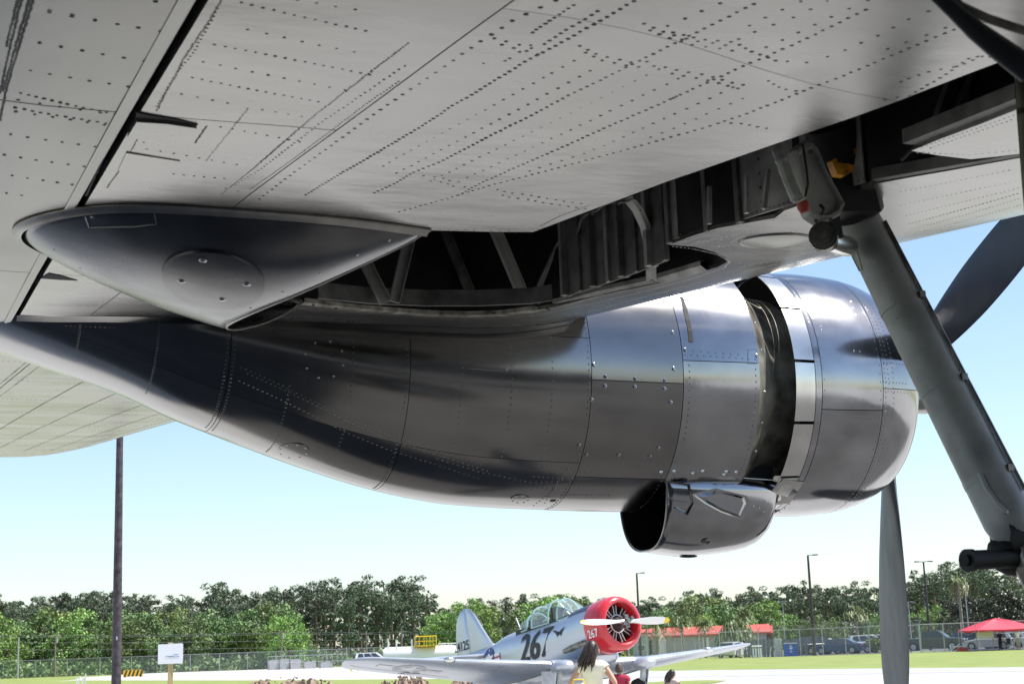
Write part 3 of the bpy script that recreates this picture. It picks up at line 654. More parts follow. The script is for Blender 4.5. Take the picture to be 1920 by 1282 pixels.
for l, s in (([(190, 750), (545, 762)], 9), ([(170, 800), (540, 802)], 10), ([(100, 862), (370, 866)], 9), ([(130, 905), (360, 906)], 8), ([(0, 770), (180, 780)], 9), ([(0, 820), (150, 830)], 9), ([(0, 870), (100, 880)], 9), ([(700, 258), (1040, 280)], 12), ([(740, 240), (950, 258)], 14)):
    prow(zA(l), s, NB, .005)
for y0 in (0, 9, 18): prow([(124, 593 + y0), (216, 597 + y0)], 9, NB, .005)
sub('nacelle_rivets', RN, M['polish'], nac, smooth=40, kind='stuff')
m = MB()
for x_, y_ in zA([(333, 360), (470, 370), (607, 378), (330, 403), (468, 406), (605, 415), (280, 305), (648, 323), (642, 155), (268, 465), (634, 478), (210, 677), (576, 690), (244, 720), (393, 722), (537, 728), (1030, 262), (700, 235)]):
    h, nr = hitb(x_, y_, NB)
    if h is not None:
        m.dome(h + nr * .0005, nr, .0125, .004, 12, 2); m.tube([h + nr * .0044, h + nr * .0058], .006, 8)
sub('panel_fasteners', m, M['polish2'], nac, kind='stuff')
for cx, cy, rx, ry in ((608, 674, 43, 41), (550, 845, 30, 15), (975, 935, 18, 8)):
    ringplate(cx, cy, rx, ry, NB, 'access_cover', M['polish'], nac, .003, 0)
    m = MB()
    for k in range(8):
        h, nr = hitb(cx + rx * .86 * cos(k * pi / 4 + .3), cy + ry * .86 * sin(k * pi / 4 + .3), NB)
        if h is not None: m.dome(h + nr * .004, nr, .006, .003, 8)
    sub('cover_screws', m, M['fastener'], nac, kind='stuff')
# slot in the upper panel, doubler plate, drain hole
def nslot(l, m_, name, bv, w_):
    m = seamline(l, bv, name, None, None, w_, -.001); return sub(name, m, m_, nac)
m = MB(); P = [hitb(x_, y_, NB) for x_, y_ in zA([(682, -8), (700, 50), (712, 100), (722, 150), (727, 200)])]; m.grid([[h + n_ * .003 + V((-.012, 0, 0)), h + n_ * .003 + V((.014, 0, 0))] for h, n_ in P if h]); sub('cooling_slot', m, M['black'], nac, smooth=0)
m = MB(); h, nr = hitb(1037, 938, NB); m.dome(h, nr, .02, .001, 12); sub('drain_hole', m, M['black'], nac)
m = seamline([(1402, 655), (1402, 682), (1426, 683), (1426, 655), (1402, 655)], NB, '', None, None, .0016, 0); sub('plate_edge', m, M['black'], nac)
m = seamline(z3([(850, 985), (1035, 1000), (1040, 985)]), NB, '', None, None, .003, 0); sub('vent_lip', m, M['polish'], nac)
# open throat behind the cowl
m = MB(); rows = []
for X, r in ((4.215, .728), (4.235, .725), (4.26, .71), (4.31, .66), (4.38, .60), (4.46, .57), (4.6, .56)):
    rows.append([V((X, 8.3 - r * sin(p), 2.995 - r * cos(p))) for p in full])
m.grid(rows, True); sub('throat_ring', m, M['soot'], nac)
m = MB()
for p in (.9, 1.15, 1.4, 1.75, 2.0): m.dome((4.27, 8.3 - .70 * sin(p), 2.99 - .70 * cos(p)), (-.3, -sin(p), -cos(p)), .008, .004, 8)
sub('throat_bolts', m, M['fastener'], nac, kind='stuff')
# cowl
mb = shell(CP, lin(4.62, 5.34, 14), full, -.012, True)
cowl = part('engine_cowl', mb, M['black'])
for p0, p1 in ((-180, -100), (-100, -20), (-20, 74), (74, 180)): npanel(CP, 4.62, 5.03, p0, p1, M['polish2'], 'cowl_panel', par=cowl)
for p0, p1 in ((-180, -90), (-90, -2), (-2, 84), (84, 180)): npanel(CP, 5.03, 5.39, p0, p1, M['polish2'], 'cowl_lip', par=cowl, nx=9)
def FP(X, ph, off=0.):
    r = lerp(.752, .742, min(1, max(0, (X - 4.44) / .19))) + off; return V((X, 8.3 - r * sin(ph), 2.98 - r * cos(ph)))
for k, p0 in enumerate(range(-175, 180, 27)):
    if -20 < p0 + 13 < 22: continue
    npanel(FP, 4.445, 4.575, p0 + .6, p0 + 26.4, M['flapm'], 'cowl_flap', gap=.001, par=cowl, th=.004, nx=3)
    npanel(FP, 4.578, 4.618, p0, p0 + 27, M['polish2'], 'flap_hinge', gap=.0006, par=cowl, th=.006, nx=2)
RN = MB()
for X, p0, p1, s in ((4.60, 10, 150, .03), (4.635, 10, 150, .06), (5.015, 20, 130, .05), (5.05, 20, 140, .028), (5.08, 20, 60, .028), (5.11, 70, 130, .03), (5.075, 84, 125, .028)): nring(X, p0, p1, s, .0045, CP)
for l, s in (([(575, 1035 + 140), (700, 1035 + 152), (1080, 1220)], 7), ([(1110, 800), (1280, 815)], 6), ([(1110, 940), (1290, 960)], 6), ([(1120, 1010), (1300, 1030)], 6), ([(585, 815), (655, 820)], 5), ([(585, 850), (655, 855)], 5)):
    prow(zC(l), s, CB, .0042)
for x_, y_ in zC([(640, 318), (660, 370), (680, 423), (862, 342), (880, 390), (898, 442), (640, 530), (645, 550), (885, 715), (930, 715), (1035, 570), (1035, 592)]):
    h, nr = hitb(x_, y_, CB)
    if h is not None: RN.dome(h, nr, .006, .003, 7)
sub('cowl_rivets', RN, M['polish2'], cowl, kind='stuff')
m = MB(); m.tube([(4.6, 8.3, 2.98), (5.1, 8.3, 2.98)], .5, 24); m.tube([(5.0, 8.3, 2.98), (5.38, 8.3, 2.98)], [.26, .2], 24); sub('engine_core', m, M['dark'], cowl)
# oil cooler scoop: open at the back
def SP(X, s, off=0):    # s 0..1 around the U from near top edge to far top edge
    t = (X - 3.77) / .74; zb = smoothtab([(0, 2.03), (.3, 2.0), (.6, 2.01), (.84, 2.04), (.95, 2.10), (1, 2.22)], t) - off
    zt = lerp(2.43, 2.40, t); wd = smoothtab([(0, .335), (.5, .35), (.85, .34), (1, .30)], t) + off
    a = pi * s; yy = -cos(a); hz = (zt - zb); e = .75
    return V((X, 8.23 + wd * math.copysign(abs(cos(a)) ** e, -cos(a)), zt - hz * sin(a) ** .8))
rows = [[SP(x, s) for s in lin(0, 1, 28)] for x in lin(3.77, 4.51, 18)]
m = MB(); m.grid(rows); m.grid([rows[-1], [p.lerp(V((4.5, 8.23, 2.36)), .5) + V((.02, 0, 0)) for p in rows[-1]], [p.lerp(V((4.5, 8.23, 2.36)), .98) for p in rows[-1]]]); scoop = part('oil_cooler_scoop', m, M['polish2'])
md = scoop.modifiers.new('s', 'SOLIDIFY'); md.thickness = .008; md.offset = -1
SB = BVHTree.FromPolygons([tuple(v) for v in m.v], m.f)
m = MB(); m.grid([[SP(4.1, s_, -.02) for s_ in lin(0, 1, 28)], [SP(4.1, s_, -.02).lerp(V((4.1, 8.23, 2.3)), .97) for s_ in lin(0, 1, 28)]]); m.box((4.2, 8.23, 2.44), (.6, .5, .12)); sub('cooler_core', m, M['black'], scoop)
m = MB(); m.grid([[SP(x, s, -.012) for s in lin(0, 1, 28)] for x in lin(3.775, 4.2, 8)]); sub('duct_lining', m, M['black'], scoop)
m = MB(); m.tube([SP(3.77, s) for s in lin(0, 1, 28)], .005, 6); sub('exit_lip', m, M['edge'], scoop)
m = MB(); m.prism([SP(3.80, 0) + V((0, -.012, .012)), SP(4.46, 0) + V((0, -.03, .0)), SP(4.4, 0) + V((0, .05, .012)), SP(3.80, 0) + V((0, .05, .016))], (0, 0, .005)); sub('mounting_flange', m, M['polish'], scoop)
def bulge(base, h, name):
    m = MB(); P = [q_ for q_ in [hitb(x_, y_, SB) for x_, y_ in base] if q_[0] is not None]
    if len(P) < 4: return
    c = sum((p[0] for p in P), V()) / len(P); n_ = sum((p[1] for p in P), V()).normalized()
    inn = [p[0].lerp(c, .22) + n_ * h * (.25 if i in (0,) else 1) for i, p in enumerate(P)]; out_ = [p[0] + p[1] * .001 for p in P]; fl_ = [p[0].lerp(c, -.16) + p[1] * .002 for p in P]
    m.grid([fl_, out_, inn], True); m.add(inn, [tuple(range(len(inn)))]); sub(name, m, M['polish2'], scoop)
zS = lambda l: [(1140 + a * .1771, 860 + b * .1771) for a, b in l]
bulge(zS([(610, 390), (615, 270), (680, 258), (850, 285), (885, 460), (830, 570), (720, 510)]), .02, 'vent_bulge')
bulge(zS([(930, 385), (1150, 330), (1440, 400), (1465, 470), (1400, 620), (1200, 550), (1050, 470)]), .022, 'vent_bulge')
m = MB(); P = hitb(*zS([(1035, 870)])[0], SB); P = P if P[0] is not None else (SP(4.1, .5), V((0, -.5, -.8))); q = P[0]; m.tube([q + P[1] * .004 + V((.024 * cos(a), 0, 0)) + V((0, P[1].z, -P[1].y)) * .018 * sin(a) for a in lin(0, 2 * pi, 16)], .004, 6); m.tube([q + P[1] * .003 + V((.010 * cos(a), 0, 0)) + V((0, P[1].z, -P[1].y)) * .009 * sin(a) for a in lin(0, 2 * pi, 12)], .003, 6); sub('drain_fitting', m, M['steel'], scoop)
m = MB(); m.ell((4.03, 8.2, 1.995), (.06, .012, .008)); sub('drain_fin', m, M['black'], scoop)
m = MB()
for x_, y_ in zS([(562, 155), (700, 145), (897, 170), (1000, 145), (1225, 182), (1250, 150), (1355, 155)]):
    h, nr = hitb(x_, y_ - 3, NB)
    if h is not None: m.dome(h, nr, .011, .009, 8); m.bar(h, h + nr * .02 + V((.02, 0, .01)), .004, .004)
for x_, y_ in zS([(600, 235), (650, 238), (700, 235), (750, 238), (800, 236), (590, 300), (585, 350), (600, 420), (640, 480), (700, 530), (770, 565), (950, 240), (1680, 450), (1720, 420), (1540, 500), (1600, 520), (1650, 560)]):
    h, nr = hitb(x_, y_, SB)
    if h is not None: m.dome(h, nr, .005, .003, 7)
sub('scoop_fasteners', m, M['fastener'], scoop, kind='stuff')
# supercharger exhaust lip ahead of scoop: jagged torn flap
m = MB(); m.prism([CP(4.45, R(18), .01), CP(4.44, R(34), .012), CP(4.47, R(40), .014), CP(4.62, R(38), .002), CP(4.62, R(22), .002)], (0, -.004, -.004)); sub('flap_end', m, M['edge'], cowl)
# propeller
HB = V((5.52, 8.3, 2.98)); m = MB()
m.tube([(5.36, 8.3, 2.98), (5.45, 8.3, 2.98), (5.49, 8.3, 2.98), (5.55, 8.3, 2.98), (5.6, 8.3, 2.98), (5.64, 8.3, 2.98), (5.82, 8.3, 2.98), (5.88, 8.3, 2.98), (5.905, 8.3, 2.98)], [.1, .1, .16, .16, .13, .1, .1, .07, .01], 24)
prop = part('propeller', m, M['polish'])
def blade(ang):
    d = V((0, -sin(ang), -cos(ang))); tn = V((0, -cos(ang), sin(ang))); rows = []
    for r in lin(.1, 1.98, 26):
        ch = smoothtab([(.1, .10), (.3, .11), (.5, .17), (.8, .27), (1.15, .335), (1.6, .33), (1.84, .26), (1.93, .17), (1.98, .03)], r)
        th = smoothtab([(.1, .1), (.3, .09), (.5, .06), (.9, .035), (1.98, .008)], r); tw = smoothtab([(.1, 18), (.5, 10), (1, 5), (1.98, 1)], r)
        cdir = tn * cos(R(tw)) - V((1, 0, 0)) * sin(R(tw)); ndir = d.cross(cdir); row = []
        for k in range(16):
            a = 2 * pi * k / 16; row.append(HB + d * r + cdir * (ch / 2 * cos(a)) + ndir * (th / 2 * sin(a) * (1 + .25 * cos(a))))
        rows.append(row)
    m = MB(); m.grid(rows, True); m.add(rows[-1], [tuple(range(16))]); return m
b1 = sub('blade', blade(R(-4.5)), M['blade_l'], prop); b1['label'] = 'lower grey blade pointing at the ground'
b2 = sub('blade', blade(R(115.5)), M['blade'], prop); b2['label'] = 'upper dark blade raised towards the camera'
sub('blade', blade(R(-124.5)), M['blade'], prop)
# ================================================================== LANDING GEAR
LT, LB = atY(1604, 400, 4.10), atY(1905, 1000, 3.74); ax = (LB - LT).normalized()
m = MB(); m.tube([LT, LT + ax * .03, LT + ax * .08, LT.lerp(LB, .3), LT.lerp(LB, .7), LT.lerp(LB, .96), LB, LB + ax * .03], [.061, .066, .068, .070, .074, .076, .067, .05], 32)
gear = part('landing_gear_leg', m, M['strut'])
m = MB(); m.tube([LB, LB + ax * .55], .05, 20); sub('oleo_piston', m, M['steel'], gear)
wc = LB + ax * .62 + V((.12, 0, 0)); wc.z = .66
m = MB(); m.tube([LB + ax * .5, wc + V((0, -.2, 0)), wc], .05, 12); sub('axle', m, M['strut'], gear)
m = MB(); rr = lambda y, r: [wc + V((r * cos(a), y, r * sin(a))) for a in lin(0, 2 * pi, 40)[:-1]]
m.grid([rr(-.13, .28), rr(-.17, .4), rr(-.17, .55), rr(-.1, .64), rr(0, .66), rr(.1, .64), rr(.17, .55), rr(.17, .4), rr(.13, .28)], True); sub('tyre', m, M['rubber'], gear)
m = MB(); m.tube([wc + V((0, -.13, 0)), wc + V((0, .13, 0))], .3, 32); sub('wheel_hub', m, M['strut'], gear)
# trunnion and fittings at the top
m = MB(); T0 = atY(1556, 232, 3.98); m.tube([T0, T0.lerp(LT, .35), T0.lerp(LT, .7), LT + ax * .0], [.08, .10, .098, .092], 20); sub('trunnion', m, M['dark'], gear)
m = MB(); A, B_ = T0.lerp(LT, .36), T0.lerp(LT, .66)
sd_ = (CAM - A).normalized(); xx = ax.cross(sd_).normalized()
for a0, a1, t0, t1 in ((-.25, .25, .2, .8), (-.95, -.5, 0, .4), (-.8, -.42, .62, 1.05), (.5, .85, .75, 1.15), (.1, .45, -.0, .2)):
    m.grid([[A.lerp(B_, lerp(t0, t1, j / 4)) + (sd_ * cos(q) + xx * sin(q)) * .1025 for q in lin(a0 * (1 - .25 * j / 4), a1 * (1 - .25 * j / 4), 6)] for j in range(5)])
o_ = sub('paint_mark', m, M['orange'], gear); 
m = MB(); m.prism([atY(x_, y_, 3.84) for x_, y_ in ((1560, 303), (1580, 306), (1603, 309), (1599, 322), (1586, 329), (1570, 327))], (0, .03, 0)); sub('orange_bracket', m, M['orange'], gear)
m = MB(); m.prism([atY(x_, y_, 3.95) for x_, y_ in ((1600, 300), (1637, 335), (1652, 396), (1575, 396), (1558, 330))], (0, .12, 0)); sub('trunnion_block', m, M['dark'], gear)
m = MB(); pl = [(1488, 282), (1500, 268), (1518, 268), (1530, 280), (1545, 318), (1582, 386), (1574, 404), (1556, 414), (1534, 416), (1516, 404), (1507, 385), (1499, 335)]
po = [atY(x_, y_, 3.80) for x_, y_ in pl]; c_ = sum(po, V()) / len(po); inn = [p.lerp(c_, .2) for p in po]
m.prism(po, (0, .035, 0)); m.grid([[p + V((0, .0, 0)) for p in po], [p.lerp(c_, .04) + V((0, -.014, 0)) for p in po], [p.lerp(c_, .13) + V((0, -.014, 0)) for p in po], [p + V((0, -.002, 0)) for p in inn]], True); sub('side_arm', m, M['arm'], gear)
m = MB()
for x_, y_, r in ((1520, 284, .008), (1578, 380, .006), (1530, 414, .006), (1558, 412, .006)): m.tube([atY(x_, y_, 3.785), atY(x_, y_, 3.77)], r, 8)
sub('arm_bolts', m, M['steel'], gear)
hp = [(1455, 268), (1459, 282), (1465, 300), (1472, 318), (1479, 338), (1486, 355), (1493, 370), (1500, 380)]
m = MB(); pts_ = []; rs_ = []
for i, (a, b) in enumerate(zip(hp, hp[1:])):
    for k in range(3): pts_.append(atY(lerp(a[0], b[0], k / 3), lerp(a[1], b[1], k / 3), 3.78)); rs_.append(.0165 + .0025 * random.random() + (.002 if k == 0 else 0))
m.tube(pts_, rs_, 10); sub('wrapped_hose', m, M['arm'], gear)
m = MB(); m.tube([atY(1502, 378, 3.77), atY(1507, 388, 3.77), atY(1510, 398, 3.77)], [.016, .02, .013], 12); sub('red_cap', m, M['redcap'], gear)
m = MB(); m.tube([atY(1505, 270, 3.76), atY(1512, 315, 3.76), atY(1515, 345, 3.76), atY(1510, 368, 3.76)], .0035, 6); m.tube([atY(1538, 385, 3.76), atY(1545, 392, 3.74), atY(1540, 402, 3.76)], .005, 6); sub('bonding_wire', m, M['rubber'], gear)
m = MB(); kc = atY(1543, 442, 3.8); kd = V((-.55, -.8, -.1)).normalized()
for a, b, r in ((0, .05, .042), (.05, .065, .036), (.065, .075, .026), (.075, .085, .015)): m.tube([kc + kd * (a - .05), kc + kd * (b - .05)], r, 20)
sub('pivot_bearing', m, M['steel'], gear)
m = MB(); m.tube([atY(1552, 452, 3.84), atY(1568, 458, 3.9), atY(1590, 462, 4.02)], .032, 14); sub('pivot_pin', m, M['chrome'], gear)
m = MB(); m.bar(atY(1552, 405, 3.86), atY(1560, 450, 3.86), .05, .05); sub('pivot_lug', m, M['dark'], gear)
m = MB(); P = [LT.lerp(LB, t) + (sd_ * .9 - xx * .42).normalized() * .0735 for t in lin(.03, .20, 8)]; 
LTB = MB(); LTB.tube([LT + ax * .08, LT.lerp(LB, .3), LT.lerp(LB, .7), LT.lerp(LB, .96)], [.068, .070, .074, .076], 48); LV = BVHTree.FromPolygons([tuple(v) for v in LTB.v], LTB.f)
mm = seamline([(1583, 455), (1592, 448), (1604, 462), (1617, 505), (1612, 508), (1598, 480), (1583, 455)], LV, '', None, None, .0022, .001); sub('oval_cover', mm, M['steel'], gear)
mm = seamline([(1838, 888), (1850, 915), (1870, 945), (1892, 965)], LV, '', None, None, .009, .004); sub('hydraulic_pipe', mm, M['strut'], gear)
for t in (.30, .56, .83):
    q = LT.lerp(LB, t); mm = MB(); mm.tube([q, q + ax * .022], lerp(.0705, .0775, t), 32); o_ = sub('clamp_band', mm, M['strut'], gear); mm = MB(); mm.box(q + (sd_ * .5 - xx * .86) * .078, (.02, .02, .02)); sub('clamp_bolt', mm, M['steel'], gear)
mm = MB(); mm.tube([LT.lerp(LB, t) + (sd_ * .35 + xx * -.94).normalized() * lerp(.074, .085, t) for t in lin(.06, .9, 14)], .006, 8); sub('brake_line', mm, M['steel'], gear)
mm = MB()
for t, s in ((.2, -.3), (.33, .4), (.45, -.1), (.47, .5), (.6, .2), (.72, -.4), (.8, .3)): mm.dome(LT.lerp(LB, t) + (sd_ + xx * s).normalized() * .0765, sd_ + xx * s, .003, .0015, 6)
sub('chipped_bolts', mm, M['steel'], gear)
m = MB(); k0, k1 = atY(1812, 1050, 3.7), atY(1900, 1046, 3.72); m.tube([k0, k0.lerp(k1, .12), k0.lerp(k1, .13), k1], [.032, .032, .028, .028], 18); m.tube([k0 + V((-.004, -.003, 0)), k0 + V((-.012, -.006, 0))], .016, 14); sub('tow_lug', m, M['dark'], gear)
m = MB(); m.ell(atY(1905, 1035, 3.76), (.085, .08, .07)); m.tube([atY(1880, 1010, 3.74), atY(1925, 1000, 3.74)], .06, 14); sub('torque_link_boss', m, M['dark'], gear)
m = MB(); m.tube([atY(1912, 112, 2.9), atY(1918, 200, 2.92), atY(1930, 350, 2.95), atY(1942, 470, 3.0)], [.014, .016, .017, .018], 14); m.tube([atY(1916, 205, 2.88), atY(1916, 216, 2.88)], .012, 8); sub('drag_strut', m, M['olive'], gear)
m = MB(); m.tube([atY(x_, y_, 1.9) for x_, y_ in ((1715, -40), (1752, -12), (1790, 22), (1830, 58), (1872, 90), (1930, 132))], [.011, .011, .013, .016, .019, .022], 12); sub('brake_hose', m, M['blade'], gear)
m = MB(); m.tube([atY(x_, y_, 1.95) for x_, y_ in ((1770, -20), (1800, 12), (1850, 35), (1930, 62))], .008, 10); sub('brake_hose', m, M['steel'], gear)
# fuselage beside and behind the camera
def fz(X):
    t = max(0, (abs(X + 1) - 4) / 6); return 1.25 * (1 - .75 * min(1, t) ** 2), 1.45 * (1 - .6 * min(1, t) ** 2)
rows = []
for X in lin(-11, 8.5, 30):
    a, b = fz(X); zc = 2.15 + (max(0, -X - 4) * .1)
    rows.append([V((X, -2.35 - a * math.copysign(abs(sin(p)) ** .75, sin(p)), zc - b * math.copysign(abs(cos(p)) ** .75, cos(p)))) for p in lin(0, 2 * pi, 40)[:-1]])
m = MB(); m.grid(rows, True); part('fuselage', m, mat('fuselage_reflection_dark', (.05, .05, .055), .4, 0, 2, .1))  # out of view; dark colour put in so the nacelle mirrors a dark side
# ================================================================== GROUND
def sheet(name, poly, z, m_):
    m = MB(); m.add([(p[0], p[1], z) for p in poly], [tuple(range(len(poly)))]); o = obj(name, m, m_, smooth=0); o['kind'] = 'structure'; return o
sheet('grass_field', [(-2500, -2500), (2500, -2500), (2500, 2500), (-2500, 2500)], 0, M['grass'])
def gp(px, py):   # where the sight line meets the ground
    r = ray(px, py); t = 1.5 / -r.z; return CAM + r * t
sheet('runway', [gp(150, 1269.5), gp(300, 1260.5), gp(640, 1250), gp(1250, 1233.5 + 24), gp(1920, 1252), gp(2300, 1243), (260, -60, 0), (60, -160, 0), (-160, -120, 0), (-60, 10, 0), gp(-60, 1300), gp(40, 1283), gp(140, 1274)], .012, M['concrete'])
sheet('taxiway', [gp(1150, 1258.5), gp(1440, 1254.8), gp(1920, 1250.5), gp(2200, 1247), gp(2200, 1253), gp(1920, 1259), gp(1440, 1267), gp(1150, 1272)], .020, M['taxi'])
sheet('parking_lot', [gnd(1440, 147), gnd(2400, 138), gnd(2500, 190), gnd(1380, 190)], .010, M['asphalt'])
gl = [gp(x_, y_) for x_, y_ in ((-40, 1285), (150, 1275), (460, 1275), (900, 1272), (1010, 1276), (1010, 1290), (600, 1340), (-60, 1340))]
sheet('near_grass', gl, .024, M['grass'])
sheet('added_dark_ground', [(-14, -16), (16, -16), (16, 8.9), (6, 9.6), (2, 12), (-14, 17)], .018, M['pad'])  # unseen dark ground, added and shaped to darken the nacelle reflections
sheet('grass_island', [gp(x_, y_) for x_, y_ in ((1180, 1281), (1240, 1277.5), (1330, 1275), (1362, 1276), (1340, 1281), (1250, 1287))], .028, M['grass'])
# grass blades along the visible lawn (short tufts, uncountable)
m = MB(); rnd = random.Random(3)
for k in range(1600):
    px = rnd.uniform(-20, 440); D = rnd.uniform(66, 92)
    p = gnd(px, D); h = rnd.uniform(.012, .03); a = rnd.uniform(0, pi); d = V((cos(a), sin(a), 0)) * .12
    m.add([p - d, p + d, p + d * .8 + V((0, 0, h)), p - d * .7 + V((0, 0, h))], [(0, 1, 2, 3)])
o = obj('grass_tufts', m, M['grass'], smooth=0); tag(o, 'short bright green grass on the lawn before the fence', 'grass', kind='stuff')
# dirt heaps
M['dirt'] = mat('turned_brown_soil', (.16, .105, .075), .95, 0, 3, .3, .03, 10, col2=(.33, .25, .19))
def heap(px, D, wpx, hpx, label, seed):
    c = gnd(px, D); s = D / F_PX; W_, H_ = wpx * s, hpx * s; m = MB(); rows = []
    vd = V((c.x, c.y, 0)).normalized(); rt = V((vd.y, -vd.x, 0))
    for i in range(41):
        row = []
        for j in range(15):
            u, v = i / 20 - 1, j / 7 - 1; e = max(0, 1 - (abs(u) ** 2.2) - v * v)
            z = H_ * e ** .6 * (.62 + .55 * noise.noise(V((u * 3 + seed, v * 2, seed)))) + (.5 * H_ * noise.noise(V((u * 14, v * 9, seed))) if e > 0 else 0) * e ** .3
            row.append(c + rt * u * W_ / 2 + vd * v * 1.4 + V((0, 0, max(-.02, z))))
        rows.append(row)
    m.grid(rows)
    for k in range(60):
        u = rnd.uniform(-.95, .95); z = H_ * (1 - abs(u) ** 2.2) ** .6 * rnd.uniform(.5, .9); r = rnd.uniform(.02, .055)
        m.ell(c + rt * u * W_ / 2 + vd * rnd.uniform(-.8, .2) + V((0, 0, z)), (r * 1.3, r, r * .8), 6, 4)
    tag(obj('dirt_heap', m, M['dirt'], smooth=0), label, 'dirt heap', 'heaps of turned soil along the apron')
heap(540, 62, 200, 40, 'long brown dirt heap between the white sign and the small airplane', 1.)
heap(760, 58, 120, 38, 'brown dirt heap under the near wing of the small airplane', 5.)
heap(920, 60, 190, 36, 'low brown dirt heap below the tail of the small airplane', 9.)
heap(250, 70, 30, 12, 'tiny clod heap beside the foot of the dark lamp post', 3.)
# ================================================================== TREES
def leafball(m, c, r, n, s, rn, flat=1.):
    for k in range(n):
        d = V((rn.gauss(0, 1), rn.gauss(0, 1), rn.gauss(0, 1))).normalized(); q = c + V((d.x * r, d.y * r, d.z * r * flat)) * rn.uniform(.55, 1.08)
        a = V((rn.gauss(0, 1), rn.gauss(0, 1), rn.gauss(0, .8))).normalized(); b = a.cross(d + V((rn.gauss(0, .5), rn.gauss(0, .5), rn.gauss(0, .5)))).normalized(); z = s * rn.uniform(.6, 1.3)
        m.add([q - a * z, q - b * z * .6, q + a * z, q + b * z * .7], [(0, 1, 2, 3)])
def tree_proto(kind, seed):
    rn = random.Random(seed); root = thing('tree_source', 'x', 'tree'); m = MB(); t = MB()
    if kind == 'broad':
        H0 = 10.; t.tube([(0, 0, -.1), (.1, 0, 2), (.2, .1, 5)], [.28, .2, .1], 7)
        for k in range(30):
            z = rn.uniform(1.0, 9.0); w_ = 3.6 * (1 - abs((z - 4.6) / 5.4) ** 2.4) ** .5; a = rn.uniform(0, 2 * pi); q = rn.uniform(.3, 1) ** .6 * w_
            c = V((q * cos(a), q * sin(a), z)); leafball(m, c, rn.uniform(.8, 1.5), 115, .19, rn, .8)
            if k % 4 == 0: t.tube([(0.1, 0, z * .55), c], [.08, .03], 5)
    elif kind == 'pine':
        H0 = 10.; b = rn.uniform(-.3, .3); t.tube([(0, 0, -.1), (b * .5, 0, 4), (b, .1, 9.2)], [.2, .15, .05], 6)
        for k in range(22):
            z = rn.choice([rn.uniform(6.2, 9.8), rn.uniform(4.2, 9), rn.uniform(2.5, 7)]); w_ = 1.9 * (1 - ((z - 7.2) / 5) ** 2 if z > 7.2 else 1 - ((7.2 - z) / 8)); a = rn.uniform(0, 2 * pi); q = rn.uniform(.2, 1) * max(.2, w_)
            c = V((q * cos(a) + b, q * sin(a), z)); leafball(m, c, rn.uniform(.45, .85), 85, .12, rn, .6); t.tube([(b * .8, 0, z - .5), c], [.05, .02], 4)
    elif kind == 'magnolia':
        H0 = 8.; t.tube([(0, 0, -.1), (0, 0, 5)], [.25, .1], 7)
        for k in range(34):
            z = rn.uniform(.5, 7.6); w_ = 2.9 * (1 - abs((z - 2.8) / 5.2) ** 1.8) ** .7 if z < 8 else .3; a = rn.uniform(0, 2 * pi); q = rn.uniform(.2, 1) ** .5 * w_
            leafball(m, V((q * cos(a), q * sin(a), z)), rn.uniform(.6, 1.1), 100, .15, rn)
    crown = obj('crown', m, {'broad': M['leaf'], 'pine': M['pine'], 'magnolia': M['magnolia']}[kind], root, smooth=0, local=True)
    obj('trunk', t, M['bark'], root, local=True); return root
protos = {'broad': [tree_proto('broad', k) for k in (1, 2, 3)], 'pine': [tree_proto('pine', k) for k in (11, 12, 13, 14)], 'magnolia': [tree_proto('magnolia', 21)]}
light = tree_proto('broad', 5); light.children[0].data.materials[0] = M['leafl']
light2 = tree_proto('broad', 6); light2.children[0].data.materials[0] = M['leafl']
for q in (light, light2):
    for ch in q.children:
        if ch.name.startswith('crown'): ch.data.materials[0] = M['leafl']
        else: ch.data.materials[0] = M['bark']
protos['light'] = [light, light2]
H0_ = {'broad': 10., 'pine': 10., 'magnolia': 8., 'light': 10.}
LM = [(20, 'the left edge'), (105, 'the utility pole far left'), (221, 'the thick dark lamp post'), (322, 'the white sign board'), (528, 'the slim utility pole'), (700, 'the yellow bollards'), (800, 'the yellow railing'), (895, "the small airplane's fin"), (1010, "the small airplane's canopy"), (1190, 'the lamp post behind the red nose'), (1330, 'the red-roofed building'), (1470, 'the blue container'), (1516, 'the tall lamp post'), (1608, 'the short palm'), (1670, 'the lower propeller blade'), (1735, 'the twin-arm lamp post'), (1808, 'the tall palm'), (1870, 'the red canopy tent')]
used_lab = {}
def place_tree(kind, px, ytop, D, adj, cat, group, wide=1.):
    Hz = 1217 - .0354 * (px - 960); hgt = 1.5 + (Hz - ytop) / F_PX * D
    lm = min(LM, key=lambda q: abs(q[0] - px)); side = 'left of' if px < lm[0] else 'right of'; key = (adj, lm[1], side); used_lab[key] = used_lab.get(key, 0) + 1
    ordn = ['nearest', 'second', 'third', 'fourth', 'fifth', 'sixth', 'seventh', 'eighth', 'ninth', 'tenth', 'eleventh', 'twelfth'][min(11, used_lab[key] - 1)]
    p = protos[kind][rnd.randrange(len(protos[kind]))]; g = gnd(px, D)
    c = copy_tree(p, None, g, rnd.uniform(0, 6.28), f'{adj}, {ordn} {side} {lm[1]}', group); c.name = cat.replace(' ', '_') + '.001'; c['category'] = cat
    s = hgt / H0_[kind]; c.scale = (s * wide, s * wide, s); return c
